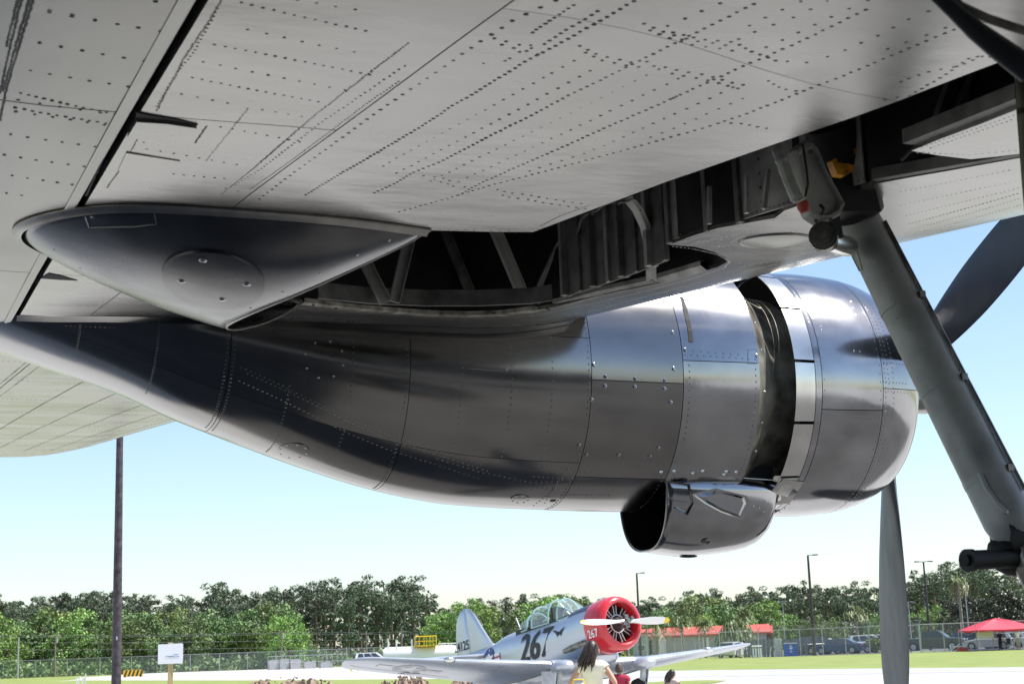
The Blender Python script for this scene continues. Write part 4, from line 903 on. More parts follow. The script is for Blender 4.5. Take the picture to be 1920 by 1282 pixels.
SKY = [(0, 1120), (30, 1125), (60, 1113), (85, 1125), (118, 1106), (150, 1120), (165, 1112), (200, 1108), (240, 1115), (255, 1108), (280, 1112), (310, 1128), (340, 1108), (370, 1130), (400, 1098), (415, 1095), (445, 1102), (470, 1110), (500, 1100), (515, 1092), (535, 1088), (565, 1092), (600, 1090), (625, 1083), (650, 1095), (680, 1082), (700, 1085), (730, 1080), (760, 1082), (790, 1086), (812, 1120), (830, 1135), (870, 1122), (900, 1120), (940, 1128), (975, 1115), (1010, 1112), (1030, 1105), (1060, 1106), (1090, 1110), (1120, 1115), (1150, 1112), (1175, 1125), (1200, 1130), (1230, 1122), (1260, 1115), (1290, 1107), (1320, 1102), (1345, 1104), (1370, 1108), (1410, 1102), (1440, 1098), (1470, 1100), (1500, 1090), (1540, 1097), (1580, 1092), (1620, 1095), (1640, 1090), (1710, 1082), (1740, 1075), (1770, 1062), (1800, 1058), (1840, 1060), (1880, 1068), (1920, 1070), (1980, 1075)]
PG, BG_ = 'pines of the tree line behind the airfield', 'broad green trees along the airfield fence'
def xsort(l, side_first=False): return sorted(l, key=lambda q: min(abs(q[0] - a[0]) for a in LM))
L1 = [(px + rnd.uniform(-4, 4), interp(SKY, px) + rnd.choice([0, 0, 2, 6, 10]) + rnd.uniform(-2, 3)) for px in range(-20, 1960, 19)]
for px, y in xsort(L1): place_tree('pine', px, y, rnd.uniform(262, 285) if px < 1150 else rnd.uniform(225, 245), 'tall dark skyline pine', 'pine tree', PG, 1.05)
L2_ = [(px + rnd.uniform(-6, 6), interp(SKY, px) + rnd.uniform(12, 34)) for px in range(-10, 1960, 30)]
for px, y in xsort(L2_): place_tree('pine', px, y, rnd.uniform(248, 258) if px < 1150 else rnd.uniform(210, 222), 'lower dark second-row pine', 'pine tree', PG, 1.25)
Bt = [(-15, 1150), (25, 1152), (62, 1146), (98, 1142), (140, 1145), (178, 1140), (212, 1145), (245, 1143), (282, 1141), (318, 1142), (352, 1150), (388, 1144), (420, 1140), (455, 1136), (488, 1128), (520, 1132), (548, 1158), (10, 1180), (50, 1190), (120, 1185), (165, 1192), (235, 1182), (275, 1190), (300, 1178), (375, 1178), (430, 1188), (470, 1180), (535, 1185), (590, 1205), (640, 1212), (980, 1140), (950, 1148), (1020, 1114), (1055, 1112), (1100, 1125), (1140, 1128), (1205, 1142), (1240, 1138), (1270, 1128), (1290, 1120), (1325, 1110), (1350, 1115), (1375, 1128), (1405, 1118), (1440, 1122), (1235, 1165), (1300, 1160), (1360, 1165), (1430, 1150), (1470, 1145), (1500, 1150), (1545, 1140), (1570, 1160), (1645, 1150), (1720, 1150)]
for px, y in xsort(Bt): place_tree('broad' if rnd.random() < .68 else 'light', px, y, rnd.uniform(234, 246) if px < 1150 else rnd.uniform(190, 205), 'round leafy green tree', 'tree', BG_, 1.05)
Lt = [(875, 1120), (830, 1142), (905, 1135), (850, 1165), (885, 1175), (815, 1170), (540, 1150), (520, 1160), (1750, 1134), (1768, 1150), (1715, 1168), (1330, 1150), (1400, 1160)]
for px, y in xsort(Lt): place_tree('light', px, y, rnd.uniform(225, 232) if px < 1150 else rnd.uniform(181, 186), 'fresh light green tree', 'tree', BG_, .95)
Mg = [(1725, 1158), (1790, 1128), (1818, 1122), (1845, 1128), (1775, 1165), (1880, 1108), (1905, 1120), (1860, 1150), (1700, 1165), (1925, 1130), (1940, 1145)]
for px, y in xsort(Mg): place_tree('magnolia', px, y, rnd.uniform(176, 180), 'dark glossy magnolia', 'magnolia tree', 'dark magnolias behind the car park', 1.05)
for l in protos.values():
    for p in l:
        for ch in list(p.children): bpy.data.objects.remove(ch)
        bpy.data.objects.remove(p)
# far wood that closes the gaps as one mass
m = MB()
for k in range(700):
    px = rnd.uniform(-40, 1980); D = rnd.uniform(300, 330) if px < 1150 else rnd.uniform(262, 290); g = gnd(px, D); Hz = 1217 - .0354 * (px - 960)
    top = 1.5 + (Hz - interp(SKY, px) - 22) / F_PX * D; leafball(m, g + V((0, 0, rnd.uniform(.5, top - 1))), 2.6, 34, .6, rnd, .9)
tag(obj('far_wood', m, M['pine'], smooth=0), 'dark far wood closing the gaps behind the skyline pines', 'wood', kind='stuff')
m = MB()
for k in range(520):
    px = rnd.uniform(-30, 1200); g = gnd(px, rnd.uniform(228, 236)); leafball(m, g + V((0, 0, rnd.uniform(.2, 1.6))), rnd.uniform(.7, 1.4), 14, .3, rnd, .8)
tag(obj('undergrowth', m, M['leaf'], smooth=0), 'low green scrub growing along the far fence', 'undergrowth', kind='stuff')
# palms
def palm(px, ytop, ybase_D, label, cs=1.7, wid=.17, fan=True, droop=.5, nf=46, dead=0):
    D = ybase_D; Hz = 1217 - .0354 * (px - 960); h = 1.5 + (Hz - ytop) / F_PX * D; g = gnd(px, D); root = thing('palm_tree', label, 'palm tree', g); root['group'] = 'palms near the fence'
    ht = h - cs * .6; m = MB(); m.tube([(0, 0, -.1), (.02, 0, ht * .5), (0, .02, ht)], [wid * 1.2, wid, wid * .9], 8); obj('trunk', m, M['palmtrunk'], root, local=True)
    m = MB(); dd = MB(); rn = random.Random(px)
    for k in range(nf):
        a = rn.uniform(0, 2 * pi); el = rn.uniform(-.5, 1.35) if not dead or k > dead else rn.uniform(-1.4, -.5); tgt = m if not (dead and k <= dead) else dd
        d = V((cos(a) * cos(el), sin(a) * cos(el), sin(el))); s_ = d.cross(V((0, 0, 1))).normalized(); l = cs * rn.uniform(.8, 1.1); P0 = V((0, 0, ht))
        pts = [P0 + d * l * t + V((0, 0, -droop * l * t * t)) for t in (0, .35, .6, .8, 1)]
        for i in range(4):
            for q in range(3 if fan else 4):
                sgn = (-1) ** q; w2 = l * (.34 if fan else .28) * rn.uniform(.7, 1.1) * (i + 1) / 4 if fan else l * .3 * (1 - i / 5)
                tgt.add([pts[i], pts[i].lerp(pts[i + 1], .45), pts[i + 1] + s_ * sgn * w2 + V((0, 0, -.12 * l - .1 * q * l))], [(0, 1, 2)])
        tgt.add([pts[0], pts[2] + s_ * .05, pts[4], pts[2] - s_ * .05], [(0, 1, 2, 3)])
    obj('crown', m, M['palmleaf'], root, smooth=0, local=True)
    if dead: obj('dead_fronds', dd, mat('dry_frond', (.42, .36, .22), .8), root, smooth=0, local=True)
    return root
palm(1806, 1078, 168, 'tall palm with drooping pale fronds beside the thin light pole', 1.35, .16, dead=14)
palm(1608, 1133, 170, 'short rounded palm left of the lower propeller blade', 1.45, .15)
palm(1398, 1140, 172, 'palm with a slim trunk right of the bushy palm', 1.2, .13)
palm(1383, 1150, 160, 'bushy feather palm at the end of the red-roofed building', 2.3, .2, fan=False, droop=.75, nf=60)
palm(1280, 1152, 158, 'palm before the middle of the red roof', 1.3, .13)
palm(1232, 1150, 155, 'palm with dry fronds behind the yellow propeller tip', 1.4, .16, dead=10)
palm(1322, 1158, 160, 'small palm left of the bushy feather palm', 1.1, .12)
# ================================================================== POLES, FENCES, BUILDINGS
M['wallp'] = mat('pale_grey_wall', (.42, .41, .42), .8, 0, 3, .05)
M['post'] = mat('galvanised_post', (.42, .43, .43), .5, .5, 10, .1); M['dpole'] = mat('dark_bronze_pole', (.055, .042, .048), .55, .2, 9, .3); M['wood'] = mat('weathered_pole_wood', (.2, .17, .14), .9, 0, 9, .2)
M['fabric'] = mat('chain_link_fabric', (.4, .41, .42), .5, .3, alpha=.2)
def zat(px, py, D): return atD(px, py, D).z
g = gnd(219, 34); t = thing('lamp_post', 'thick dark brown lamp post rising behind the wing at the left', 'lamp post', g)
m = MB(); m.tube([(0, 0, 0), (.0, 0, 3), (0, 0, 9.5)], [.105, .092, .05], 20); obj('pole', m, M['dpole'], t, local=True)
m = MB(); m.tube([(0, 0, 0), (0, 0, .05)], .22, 16); obj('base_plate', m, M['dpole'], t, local=True)
m = MB(); m.box((.5, 0, 9.5), (.9, .3, .09)); obj('lamp_head', m, M['dpole'], t, local=True)
m = MB(); q = g + V((0, 0, 0)); dq = (CAM - g); dq.z = 0; dq.normalize(); m.box(dq * .098 + V((0, 0, zat(219, 1196, 34))), (.03, .03, .07)); obj('hand_hole_plate', m, M['post'], t, local=True)
def lamppost(px, ytop, D, label, arms, r=.11, mat_='dpole', px2=None):
    g = gnd(px, D); h = zat(px, ytop, D); t = thing('lamp_post', label, 'lamp post', g); m = MB(); m.tube([(0, 0, 0), (0, 0, h)], [r, r * .6], 10); obj('pole', m, M[mat_], t, local=True)
    rt = V((RT.x, RT.y, 0)).normalized()
    for s in arms:
        m = MB(); m.bar(V((0, 0, h)), rt * s * .5 + V((0, 0, h + .02)), .06, .06); m.bar(rt * s * .5 + V((0, 0, h + .02)), rt * s * 1.0 + V((0, 0, h + .02)), .3, .1); obj('lamp_head', m, M[mat_], t, local=True)
    return t
lamppost(1526, 1040, 146, 'tall lamp post with one arm above the parked cars', (.9,), .16)
lamppost(1200, 1074, 160, 'lamp post with one arm rising behind the red nose', (.85,), .15)
lamppost(1744, 1052, 160, 'lamp post with two arms right of the lower propeller blade', (-.9, .9), .14)
lamppost(1472, 1127, 165, 'thin grey lamp post behind the blue container', (-.5, .5), .06, 'post')
lamppost(1709, 1128, 165, 'thin grey lamp post beside the lower propeller blade', (-.5, .5), .07, 'post')
lamppost(1818, 1108, 166, 'thin pale pole right beside the tall palm', (), .07, 'post')
for px, yt, D, lab, xa in ((104, 1187, 225, 'grey utility pole with crossarm at the far left', 1), (35, 1195, 226, 'short pale utility pole by the left edge', 0), (528, 1180, 220, 'slim utility pole above the white equipment', 1), (687, 1182, 222, 'utility pole behind the near wing tip of the small airplane', 1), (753, 1178, 224, 'utility pole left of the yellow railing', 1)):
    g = gnd(px, D); h = zat(px, yt, D); t = thing('utility_pole', lab, 'utility pole', g); m = MB(); m.tube([(0, 0, 0), (0, 0, h)], [.13, .09], 8); obj('pole', m, M['wood'] if px != 35 else M['post'], t, local=True)
    if xa: m = MB(); m.box((0, 0, h - .4), (1.6, .1, .12)); obj('crossarm', m, M['wood'], t, local=True)
    if xa: m = MB(); m.tube([(.2, 0, h - 1.2), (.2, 0, h - .7)], .14, 8); obj('transformer', m, M['post'], t, local=True)
M['cable'] = mat('overhead_cable', (.3, .3, .3), .5)
for y0, y1, y2, lab in ((1190, 1185, 1178, 'top overhead cable across the trees at the left'), (1193, 1188, 1182, 'second overhead cable across the trees at the left'), (1203, 1200, 1190, 'third overhead cable across the trees at the left'), (1216, 1213, 1206, 'lowest overhead cable across the trees at the left')):
    P = []
    for a, b, ya, yb in ((-60, 528, y0, y1), (528, 1000, y1, y2)):
        for k in range(12): tt = k / 12; P.append(atD(lerp(a, b, tt), lerp(ya, yb, tt) + 10 * tt * (1 - tt), 221))
    m = MB(); m.tube(P, .022, 4); tag(obj('overhead_cable', m, M['cable']), lab, 'cable', 'overhead cables')
m = MB(); P = [atD(lerp(1440, 1640, k / 8), lerp(1163, 1165, k / 8), 200) for k in range(9)]; m.tube(P, .03, 4); tag(obj('overhead_cable', m, M['cable']), 'pale overhead cable beyond the parked cars', 'cable', 'overhead cables')
def fence(posts, hgt, label, arm=0, D2=None):
    g0 = gnd(posts[0][0], posts[0][1]); t = thing('chain_link_fence', label, 'fence', g0)
    P = [gnd(a, b) for a, b in posts]
    for p in P:
        m = MB(); m.tube([p, p + V((0, 0, hgt))], .045, 6)
        if arm:
            d = V((RT.x, RT.y, 0)).normalized(); m.tube([p + V((0, 0, hgt)), p + V((0, 0, hgt + .38)) + d * .28], .035, 5)
        obj('post', m, M['post'], t)
    for z in (hgt, ):
        m = MB(); m.tube([p + V((0, 0, z)) for p in P], .03, 5); obj('top_rail', m, M['post'], t)
    if arm:
        for q in (.33, .66, 1):
            m = MB(); d = V((RT.x, RT.y, 0)).normalized(); m.tube([p + V((0, 0, hgt + .38 * q)) + d * .28 * q for p in P], .012, 3); obj('barbed_wire', m, M['post'], t)
    m = MB(); m.grid([[p + V((0, 0, .05)), p + V((0, 0, hgt))] for p in P]); o_ = obj('fabric', m, M['fabric'], t, smooth=0); return t
fence([(x_, lerp(232, 205, (x_ + 60) / 710)) for x_ in (-50, 8, 68, 127, 188, 247, 302, 357, 412, 464, 517, 565, 612, 650, 700, 750, 800, 850)], 2.35, 'long silver chain link fence along the trees at the left')
fence([(x_, 147 - (x_ - 1200) * .004) for x_ in (1178, 1212, 1245, 1278, 1311, 1349, 1385, 1422, 1461, 1500, 1542, 1585, 1630, 1675, 1724)], 2.4, 'tall chain link fence with barbed wire arms before the car park', 1)
fence([(x_, 141) for x_ in (1726, 1770, 1804, 1831, 1862, 1900, 1950, 2000)], 2.4, 'chain link gate section behind the red canopy tent', 0)
# white equipment and pen on the left
t = thing('equipment_pen', 'low white fenced equipment pen left of the small airplane', 'utility pen', gnd(560, 200))
m = MB(); a, b = gnd(502, 205), gnd(650, 196)
for k in range(18): p = a.lerp(b, k / 17); q = MB(); q.tube([p, p + V((0, 0, 1.7))], .03, 4); obj('post', q, M['post'], t)
q = MB(); q.tube([a + V((0, 0, 1.7)), b + V((0, 0, 1.7))], .03, 4); q.tube([a + V((0, 0, .9)), b + V((0, 0, .9))], .03, 4); obj('rail', q, M['white'], t)
for px, w_, h_, c_ in ((515, 1.6, 1.2, 'wallp'), (532, 1.2, 1.3, 'post'), (553, 1.3, 1.2, 'wallp'), (580, 1.5, .8, 'wallp'), (610, 1.5, .7, 'wallp')):
    g = gnd(px, 206); q = MB(); q.box(g + V((0, 0, h_ / 2)), (w_, 1, h_)); q.box(g + V((0, 0, h_ + .03)), (w_ * .8, .8, .06)); obj('cabinet', q, M[c_], t)
# striped barrier
bc = gnd(250, 172); dv = V((bc.x, bc.y, 0)).normalized(); rt = V((dv.y, -dv.x, 0))
t = thing('striped_barrier', 'yellow and black striped barrier just right of the dark lamp post', 'barrier', bc)
M['yel'] = mat('yellow_sign_paint', (.75, .45, .02), .5); M['blk'] = mat('black_sign_paint', (.02, .02, .02), .5)
m = MB(); m.prism([bc + rt * s * 1.05 + V((0, 0, z)) for s, z in ((-1, .1), (-.9, .75), (-.8, .8), (.95, .8), (1, .1))], dv * .1); obj('board', m, M['yel'], t, smooth=0)
m = MB()
for k in range(5): x0 = -.95 + k * .4; m.prism([bc - dv * .012 + rt * x + V((0, 0, z)) for x, z in ((x0, .12), (x0 + .2, .12), (x0 + .42, .77), (x0 + .22, .77))], dv * .012)
obj('stripes', m, M['blk'], t, smooth=0)
for s in (-.8, .8): m = MB(); m.box(bc + rt * s + dv * .05 + V((0, 0, .06)), (.1, .4, .12)); obj('foot', m, M['blk'], t)
# sign on wooden post
sc_ = gnd(320, 31); dv = V((sc_.x, sc_.y, 0)).normalized(); rt = V((dv.y, -dv.x, 0)); t = thing('sign', 'white sign board on a bare wooden post at lower left', 'sign', sc_)
M['lumber'] = mat('yellowish_lumber', (.5, .38, .18), .8, 0, 8, .15, stretch=(1, 1, .1))
m = MB(); m.bar(sc_, sc_ + V((0, 0, zat(322, 1204, 31))), .09, .09); obj('post', m, M['lumber'], t)
m = MB(); zc = zat(322, 1224.5, 31); hw, hh = .235, .19; rows = []
m.prism([sc_ - dv * .06 + rt * x + V((0, 0, zc + z)) for x, z in ((-hw, -hh), (hw * .96, -hh), (hw, -hh * .5), (hw, hh * .9), (hw * .9, hh), (-hw, hh * .93))], dv * .012); obj('board', m, M['white'], t, smooth=0)
m = MB()
for x, z, w_ in ((.10, -.02, .1), (.07, -.06, .2), (-.02, -.05, .14)): m.prism([sc_ - dv * .063 + rt * (x + a) + V((0, 0, zc + z + b)) for a, b in ((-w_ / 2, -.008), (w_ / 2, -.008), (w_ / 2, .008), (-w_ / 2, .012))], dv * .002)
obj('faded_print', m, mat('faded_blue_print', (.35, .42, .5), .6), t, smooth=0)
# white bundled stakes
t = thing('survey_stakes', 'bundle of crossed white stakes in the grass left of the dark lamp post', 'stakes', gnd(153, 60))
for a, b in (((140, 1284), (150, 1266)), ((158, 1284), (161, 1262)), ((149, 1284), (143, 1268)), ((165, 1284), (158, 1270)), ((152, 1284), (156, 1268))):
    m = MB(); p0 = gnd(a[0], 60); p1 = atD(b[0], b[1], 60); m.bar(p0, p1, .05, .05); obj('stake', m, M['white'], t)
# tank with yellow railing, bollards, masts
tc_ = gnd(870, 190); t = thing('storage_tank', 'long white storage tank behind the small airplane with a yellow cage on top', 'tank', tc_); dv = V((tc_.x, tc_.y, 0)).normalized(); rt = V((dv.y, -dv.x, 0))
ztop = zat(840, 1209, 190); m = MB(); r = ztop / 2
m.tube([gnd(718, 190) + V((0, 0, ztop / 2)), gnd(724, 190) + V((0, 0, ztop / 2)), gnd(1010, 190) + V((0, 0, ztop / 2)), gnd(1016, 190) + V((0, 0, ztop / 2))], [r * .8, r, r, r * .8], 24); obj('shell', m, M['white'], t)
M['ylw'] = mat('safety_yellow', (.8, .58, .03), .5)
za, zb_ = zat(796, 1210, 189), zat(796, 1192, 189)
m = MB()
for px in (778, 786, 795, 800, 806, 812, 818): p = gnd(px, 188); m.tube([p + V((0, 0, za)), p + V((0, 0, zb_))], .05, 5)
for z in (za, (za + zb_) / 2, zb_): m.tube([gnd(778, 188) + V((0, 0, z)), gnd(818, 188) + V((0, 0, z))], .05, 5); m.tube([gnd(780, 191) + V((0, 0, z)), gnd(818, 191) + V((0, 0, z))], .05, 5)
m.box(gnd(798, 189) + V((0, 0, za)), (2.6, 2.2, .12)); obj('railing_cage', m, M['ylw'], t)
m = MB()
for px in range(822, 875, 6): m.tube([gnd(px, 190) + V((0, 0, za - .1)), gnd(px, 190) + V((0, 0, za + .25))], .04, 5)
m.tube([gnd(822, 190) + V((0, 0, za + .2)), gnd(875, 190) + V((0, 0, za + .2))], .04, 5); obj('pipe_rail', m, M['white'], t)
for px, yt in ((728, 1200), (743, 1199), (772, 1198)):
    m = MB(); p = gnd(px, 188); m.tube([p + V((0, 0, za - .4)), p + V((0, 0, zat(px, yt, 188)))], .09, 6); obj('vent_pipe', m, M['white'], t)
for i, px in enumerate((658, 671, 687, 703, 718)):
    m = MB(); p = gnd(px, 150); m.tube([p, p + V((0, 0, .95)), p + V((0, 0, 1.0))], [.09, .09, .05], 10); tag(obj('bollard', m, M['ylw']), ['leftmost yellow bollard under the near wing tip', 'second yellow bollard from the left under the wing tip', 'middle yellow bollard under the near wing', 'fourth yellow bollard from the left under the near wing', 'rightmost yellow bollard under the near wing'][i], 'bollard', 'yellow bollards')
for px, lab in ((692, 'white van'), (712, 'pale pickup')): pass
# red roofed building
M['rroof'] = mat('red_metal_roof', (.55, .09, .06), .5, .1, 3, .08); M['blueg'] = mat('window_dark', (.08, .1, .12), .15); M['redw'] = mat('dull_red_wall', (.4, .08, .06), .7)
def building(px0, px1, D, yeave, yridge, label, mats, doors):
    a, b = gnd(px0, D), gnd(px1, D - 2); dv = V((a.x + b.x, a.y + b.y, 0)).normalized(); ze = zat((px0 + px1) / 2, yeave, D); zr = zat((px0 + px1) / 2, yridge, D + 4)
    t = thing('building', label, 'building', a.lerp(b, .5)); m = MB(); m.prism([a, b, b + V((0, 0, ze)), a + V((0, 0, ze))], dv * 9); obj('wall', m, mats[0], t, smooth=0)
    m = MB(); e = (b - a).normalized() * .5; m.prism([a - e - dv * .5 + V((0, 0, ze - .05)), a - e + dv * 4.5 + V((0, 0, zr)), a - e + dv * 9.5 + V((0, 0, ze - .05)), a - e + dv * 9.5 + V((0, 0, ze + .1)), a - e + dv * 4.5 + V((0, 0, zr + .16)), a - e - dv * .5 + V((0, 0, ze + .12))], (b - a) + e * 2); obj('roof', m, mats[1], t, smooth=0)
    n_ = int((b - a).length / .9); m = MB()
    for k in range(n_): p = a.lerp(b, k / n_) - dv * .5; m.bar(p + V((0, 0, ze + .14)), p + dv * 5 + V((0, 0, zr + .18)), .06, .05)
    o_ = obj('roof_seam', m, mats[1], t, smooth=0); o_['kind'] = 'stuff'
    for f0, f1, z0, z1, nm, mm_ in doors:
        p, q = a.lerp(b, f0) - dv * .03, a.lerp(b, f1) - dv * .03; m = MB(); m.prism([p + V((0, 0, z0)), q + V((0, 0, z0)), q + V((0, 0, z1)), p + V((0, 0, z1))], dv * .05); obj(nm, m, mm_, t, smooth=0)
        m = MB(); c_ = [p + V((0, 0, z0)), q + V((0, 0, z0)), q + V((0, 0, z1)), p + V((0, 0, z1)), p + V((0, 0, z0))]; m.tube([x - dv * .02 for x in c_], .05, 4); obj('frame', m, M['white'], t)
    return t
building(1222, 1438, 176, 1190, 1176, 'long low building with a bright red metal roof', (M['wallp'], M['rroof']), [(.06, .12, 0, 2.1, 'door', M['white']), (.2, .38, .1, 2.1, 'shutter', M['wallp']), (.45, .5, 0, 2.1, 'door', M['white']), (.55, .72, .1, 2.1, 'shutter', M['wallp']), (.8, .84, 0, 2, 'door', M['white']), (.6, .64, .8, 1.6, 'window', M['blueg'])])
building(1186, 1216, 168, 1188, 1182, 'small block building with a red canopy behind the propeller', (M['wallp'], M['rroof']), [(.3, .75, .9, 1.5, 'window', M['blueg'])])
building(1431, 1447, 178, 1188, 1175, 'small red shed end right of the long red roof', (M['redw'], M['rroof']), [(.3, .7, .1, 1.8, 'door', M['redw'])])
# slatted wind screen panels, white locker and blue container
M['slat'] = mat('grey_slatted_panel', (.16, .17, .19), .6, .1); M['bluec'] = mat('blue_container_paint', (.02, .12, .5), .5)
def slatpanel(px0, px1, D, ytop, label):
    a, b = gnd(px0, D), gnd(px1, D); h = zat((px0 + px1) / 2, ytop, D); dv = V((a.x, a.y, 0)).normalized(); t = thing('slatted_screen', label, 'screen', a.lerp(b, .5)); n_ = int((b - a).length / .35)
    for k in range(n_):
        p = a.lerp(b, (k + .5) / n_); m = MB(); m.bar(p, p + V((0, 0, h + rnd.uniform(-.03, .03))), .28, .03, tuple(dv)); obj('slat', m, M['slat'], t, smooth=0)
    m = MB(); m.tube([a + V((0, 0, h * .9)) + dv * .03, b + V((0, 0, h * .9)) + dv * .03], .03, 4); obj('rail', m, M['post'], t)
slatpanel(1392, 1450, 149.5, 1198, 'grey slatted screen left of the blue container')
slatpanel(1467, 1514, 150.5, 1197, 'grey slatted screen behind and right of the blue container')
a, b = gnd(1451, 148.6), gnd(1465.5, 148.6); dv = V((a.x, a.y, 0)).normalized(); t = thing('locker', 'tall white corrugated locker beside the blue container', 'locker', a.lerp(b, .5)); h = zat(1458, 1196, 148.6)
m = MB(); m.prism([a, b, b + V((0, 0, h)), a + V((0, 0, h))], dv * .8); obj('body', m, M['white'], t, smooth=0)
for k in range(6): p = a.lerp(b, (k + .5) / 6) - dv * .02; m = MB(); m.bar(p, p + V((0, 0, h - .05)), .04, .03, tuple(dv)); obj('rib', m, M['post'], t, smooth=0)
a, b = gnd(1469, 148), gnd(1494, 148); t = thing('container', 'bright blue container with a white emblem and white lid edge', 'container', a.lerp(b, .5)); h = zat(1480, 1206, 148)
m = MB(); m.prism([a, b, b + V((0, 0, h)), a + V((0, 0, h))], dv * 1.4); obj('body', m, M['bluec'], t, smooth=0)
m = MB(); m.prism([a + V((0, 0, h)) - dv * .05, b + V((0, 0, h)) - dv * .05, b + V((0, 0, h + .08)) - dv * .05, a + V((0, 0, h + .08)) - dv * .05], dv * 1.5); obj('lid', m, M['white'], t, smooth=0)
c_ = a.lerp(b, .52) - dv * .03; rt = (b - a).normalized(); m = MB()
for x, z, w_, hh in ((0, .95, .16, .14), (0, .72, .3, .2), (-.1, .84, .12, .06), (.12, .84, .12, .06), (0, .48, .26, .07), (0, .36, .18, .07)):
    m.prism([c_ + rt * (x + w_ / 2 * cos(q)) + V((0, 0, z + hh / 2 * sin(q))) for q in lin(0, 2 * pi, 10)[:-1]], dv * .02)
obj('emblem', m, M['white'], t, smooth=0)
# white marker posts by the fence
for i, px in enumerate((1411, 1416, 1421, 1425)):
    m = MB(); p = gnd(px, 144); m.tube([p, p + V((0, 0, .85))], .06, 6); m.box(p + V((0, 0, 1.05)), (.22, .05, .14)); tag(obj('marker_post', m, M['white']), ['leftmost of four white marker posts by the slatted screen', 'second of four white marker posts by the slatted screen', 'third of four white marker posts by the slatted screen', 'rightmost of four white marker posts by the slatted screen'][i], 'marker post', 'white marker posts')
m = MB(); p = gnd(1441, 144); m.bar(p, atD(1446, 1211, 144), .08, .05); tag(obj('leaning_stake', m, M['white']), 'white stake leaning before the slatted screen', 'stake')
# ================================================================== CARS
M['tyre'] = M['rubber']; M['cglass'] = mat('car_window_glass', (.03, .04, .05), .08, 0, spec=.8); M['lamp_'] = mat('headlight_lens', (.8, .8, .8), .15); M['rlamp'] = mat('tail_light', (.4, .02, .02), .3)
paints = {}
def paint(n, c): 
    if n not in paints: paints[n] = mat(n + '_car_paint', c, .3, .2, coat=.6)
    return paints[n]
STY = {  # outline x,z of lower body and of the cabin
 'suv': (4.7, 1.88, 1.72, [(-2.3, .45), (-2.35, .95), (-2.2, 1.05), (1.0, 1.05), (2.1, .92), (2.32, .75), (2.33, .4)], [(-2.15, 1.03), (-1.95, 1.68), (.3, 1.72), (1.15, 1.03)]),
 'sedan': (4.7, 1.8, 1.45, [(-2.3, .4), (-2.33, .85), (-2.2, .98), (-1.5, 1.0), (1.0, .93), (2.1, .8), (2.32, .62), (2.3, .35)], [(-1.7, .97), (-.9, 1.42), (.3, 1.45), (1.25, .93)]),
 'hatch': (4.4, 1.8, 1.5, [(-2.15, .4), (-2.2, .85), (-2.05, .98), (1.0, .95), (1.95, .82), (2.15, .6), (2.15, .35)], [(-2.0, .95), (-1.7, 1.42), (.0, 1.5), (1.2, .93)]),
 'pickup': (5.7, 1.95, 1.85, [(-2.85, .6), (-2.85, 1.2), (-.9, 1.2), (1.4, 1.2), (2.6, 1.1), (2.85, .95), (2.85, .5)], [(-1.0, 1.18), (-.85, 1.82), (.5, 1.85), (1.35, 1.18)])}
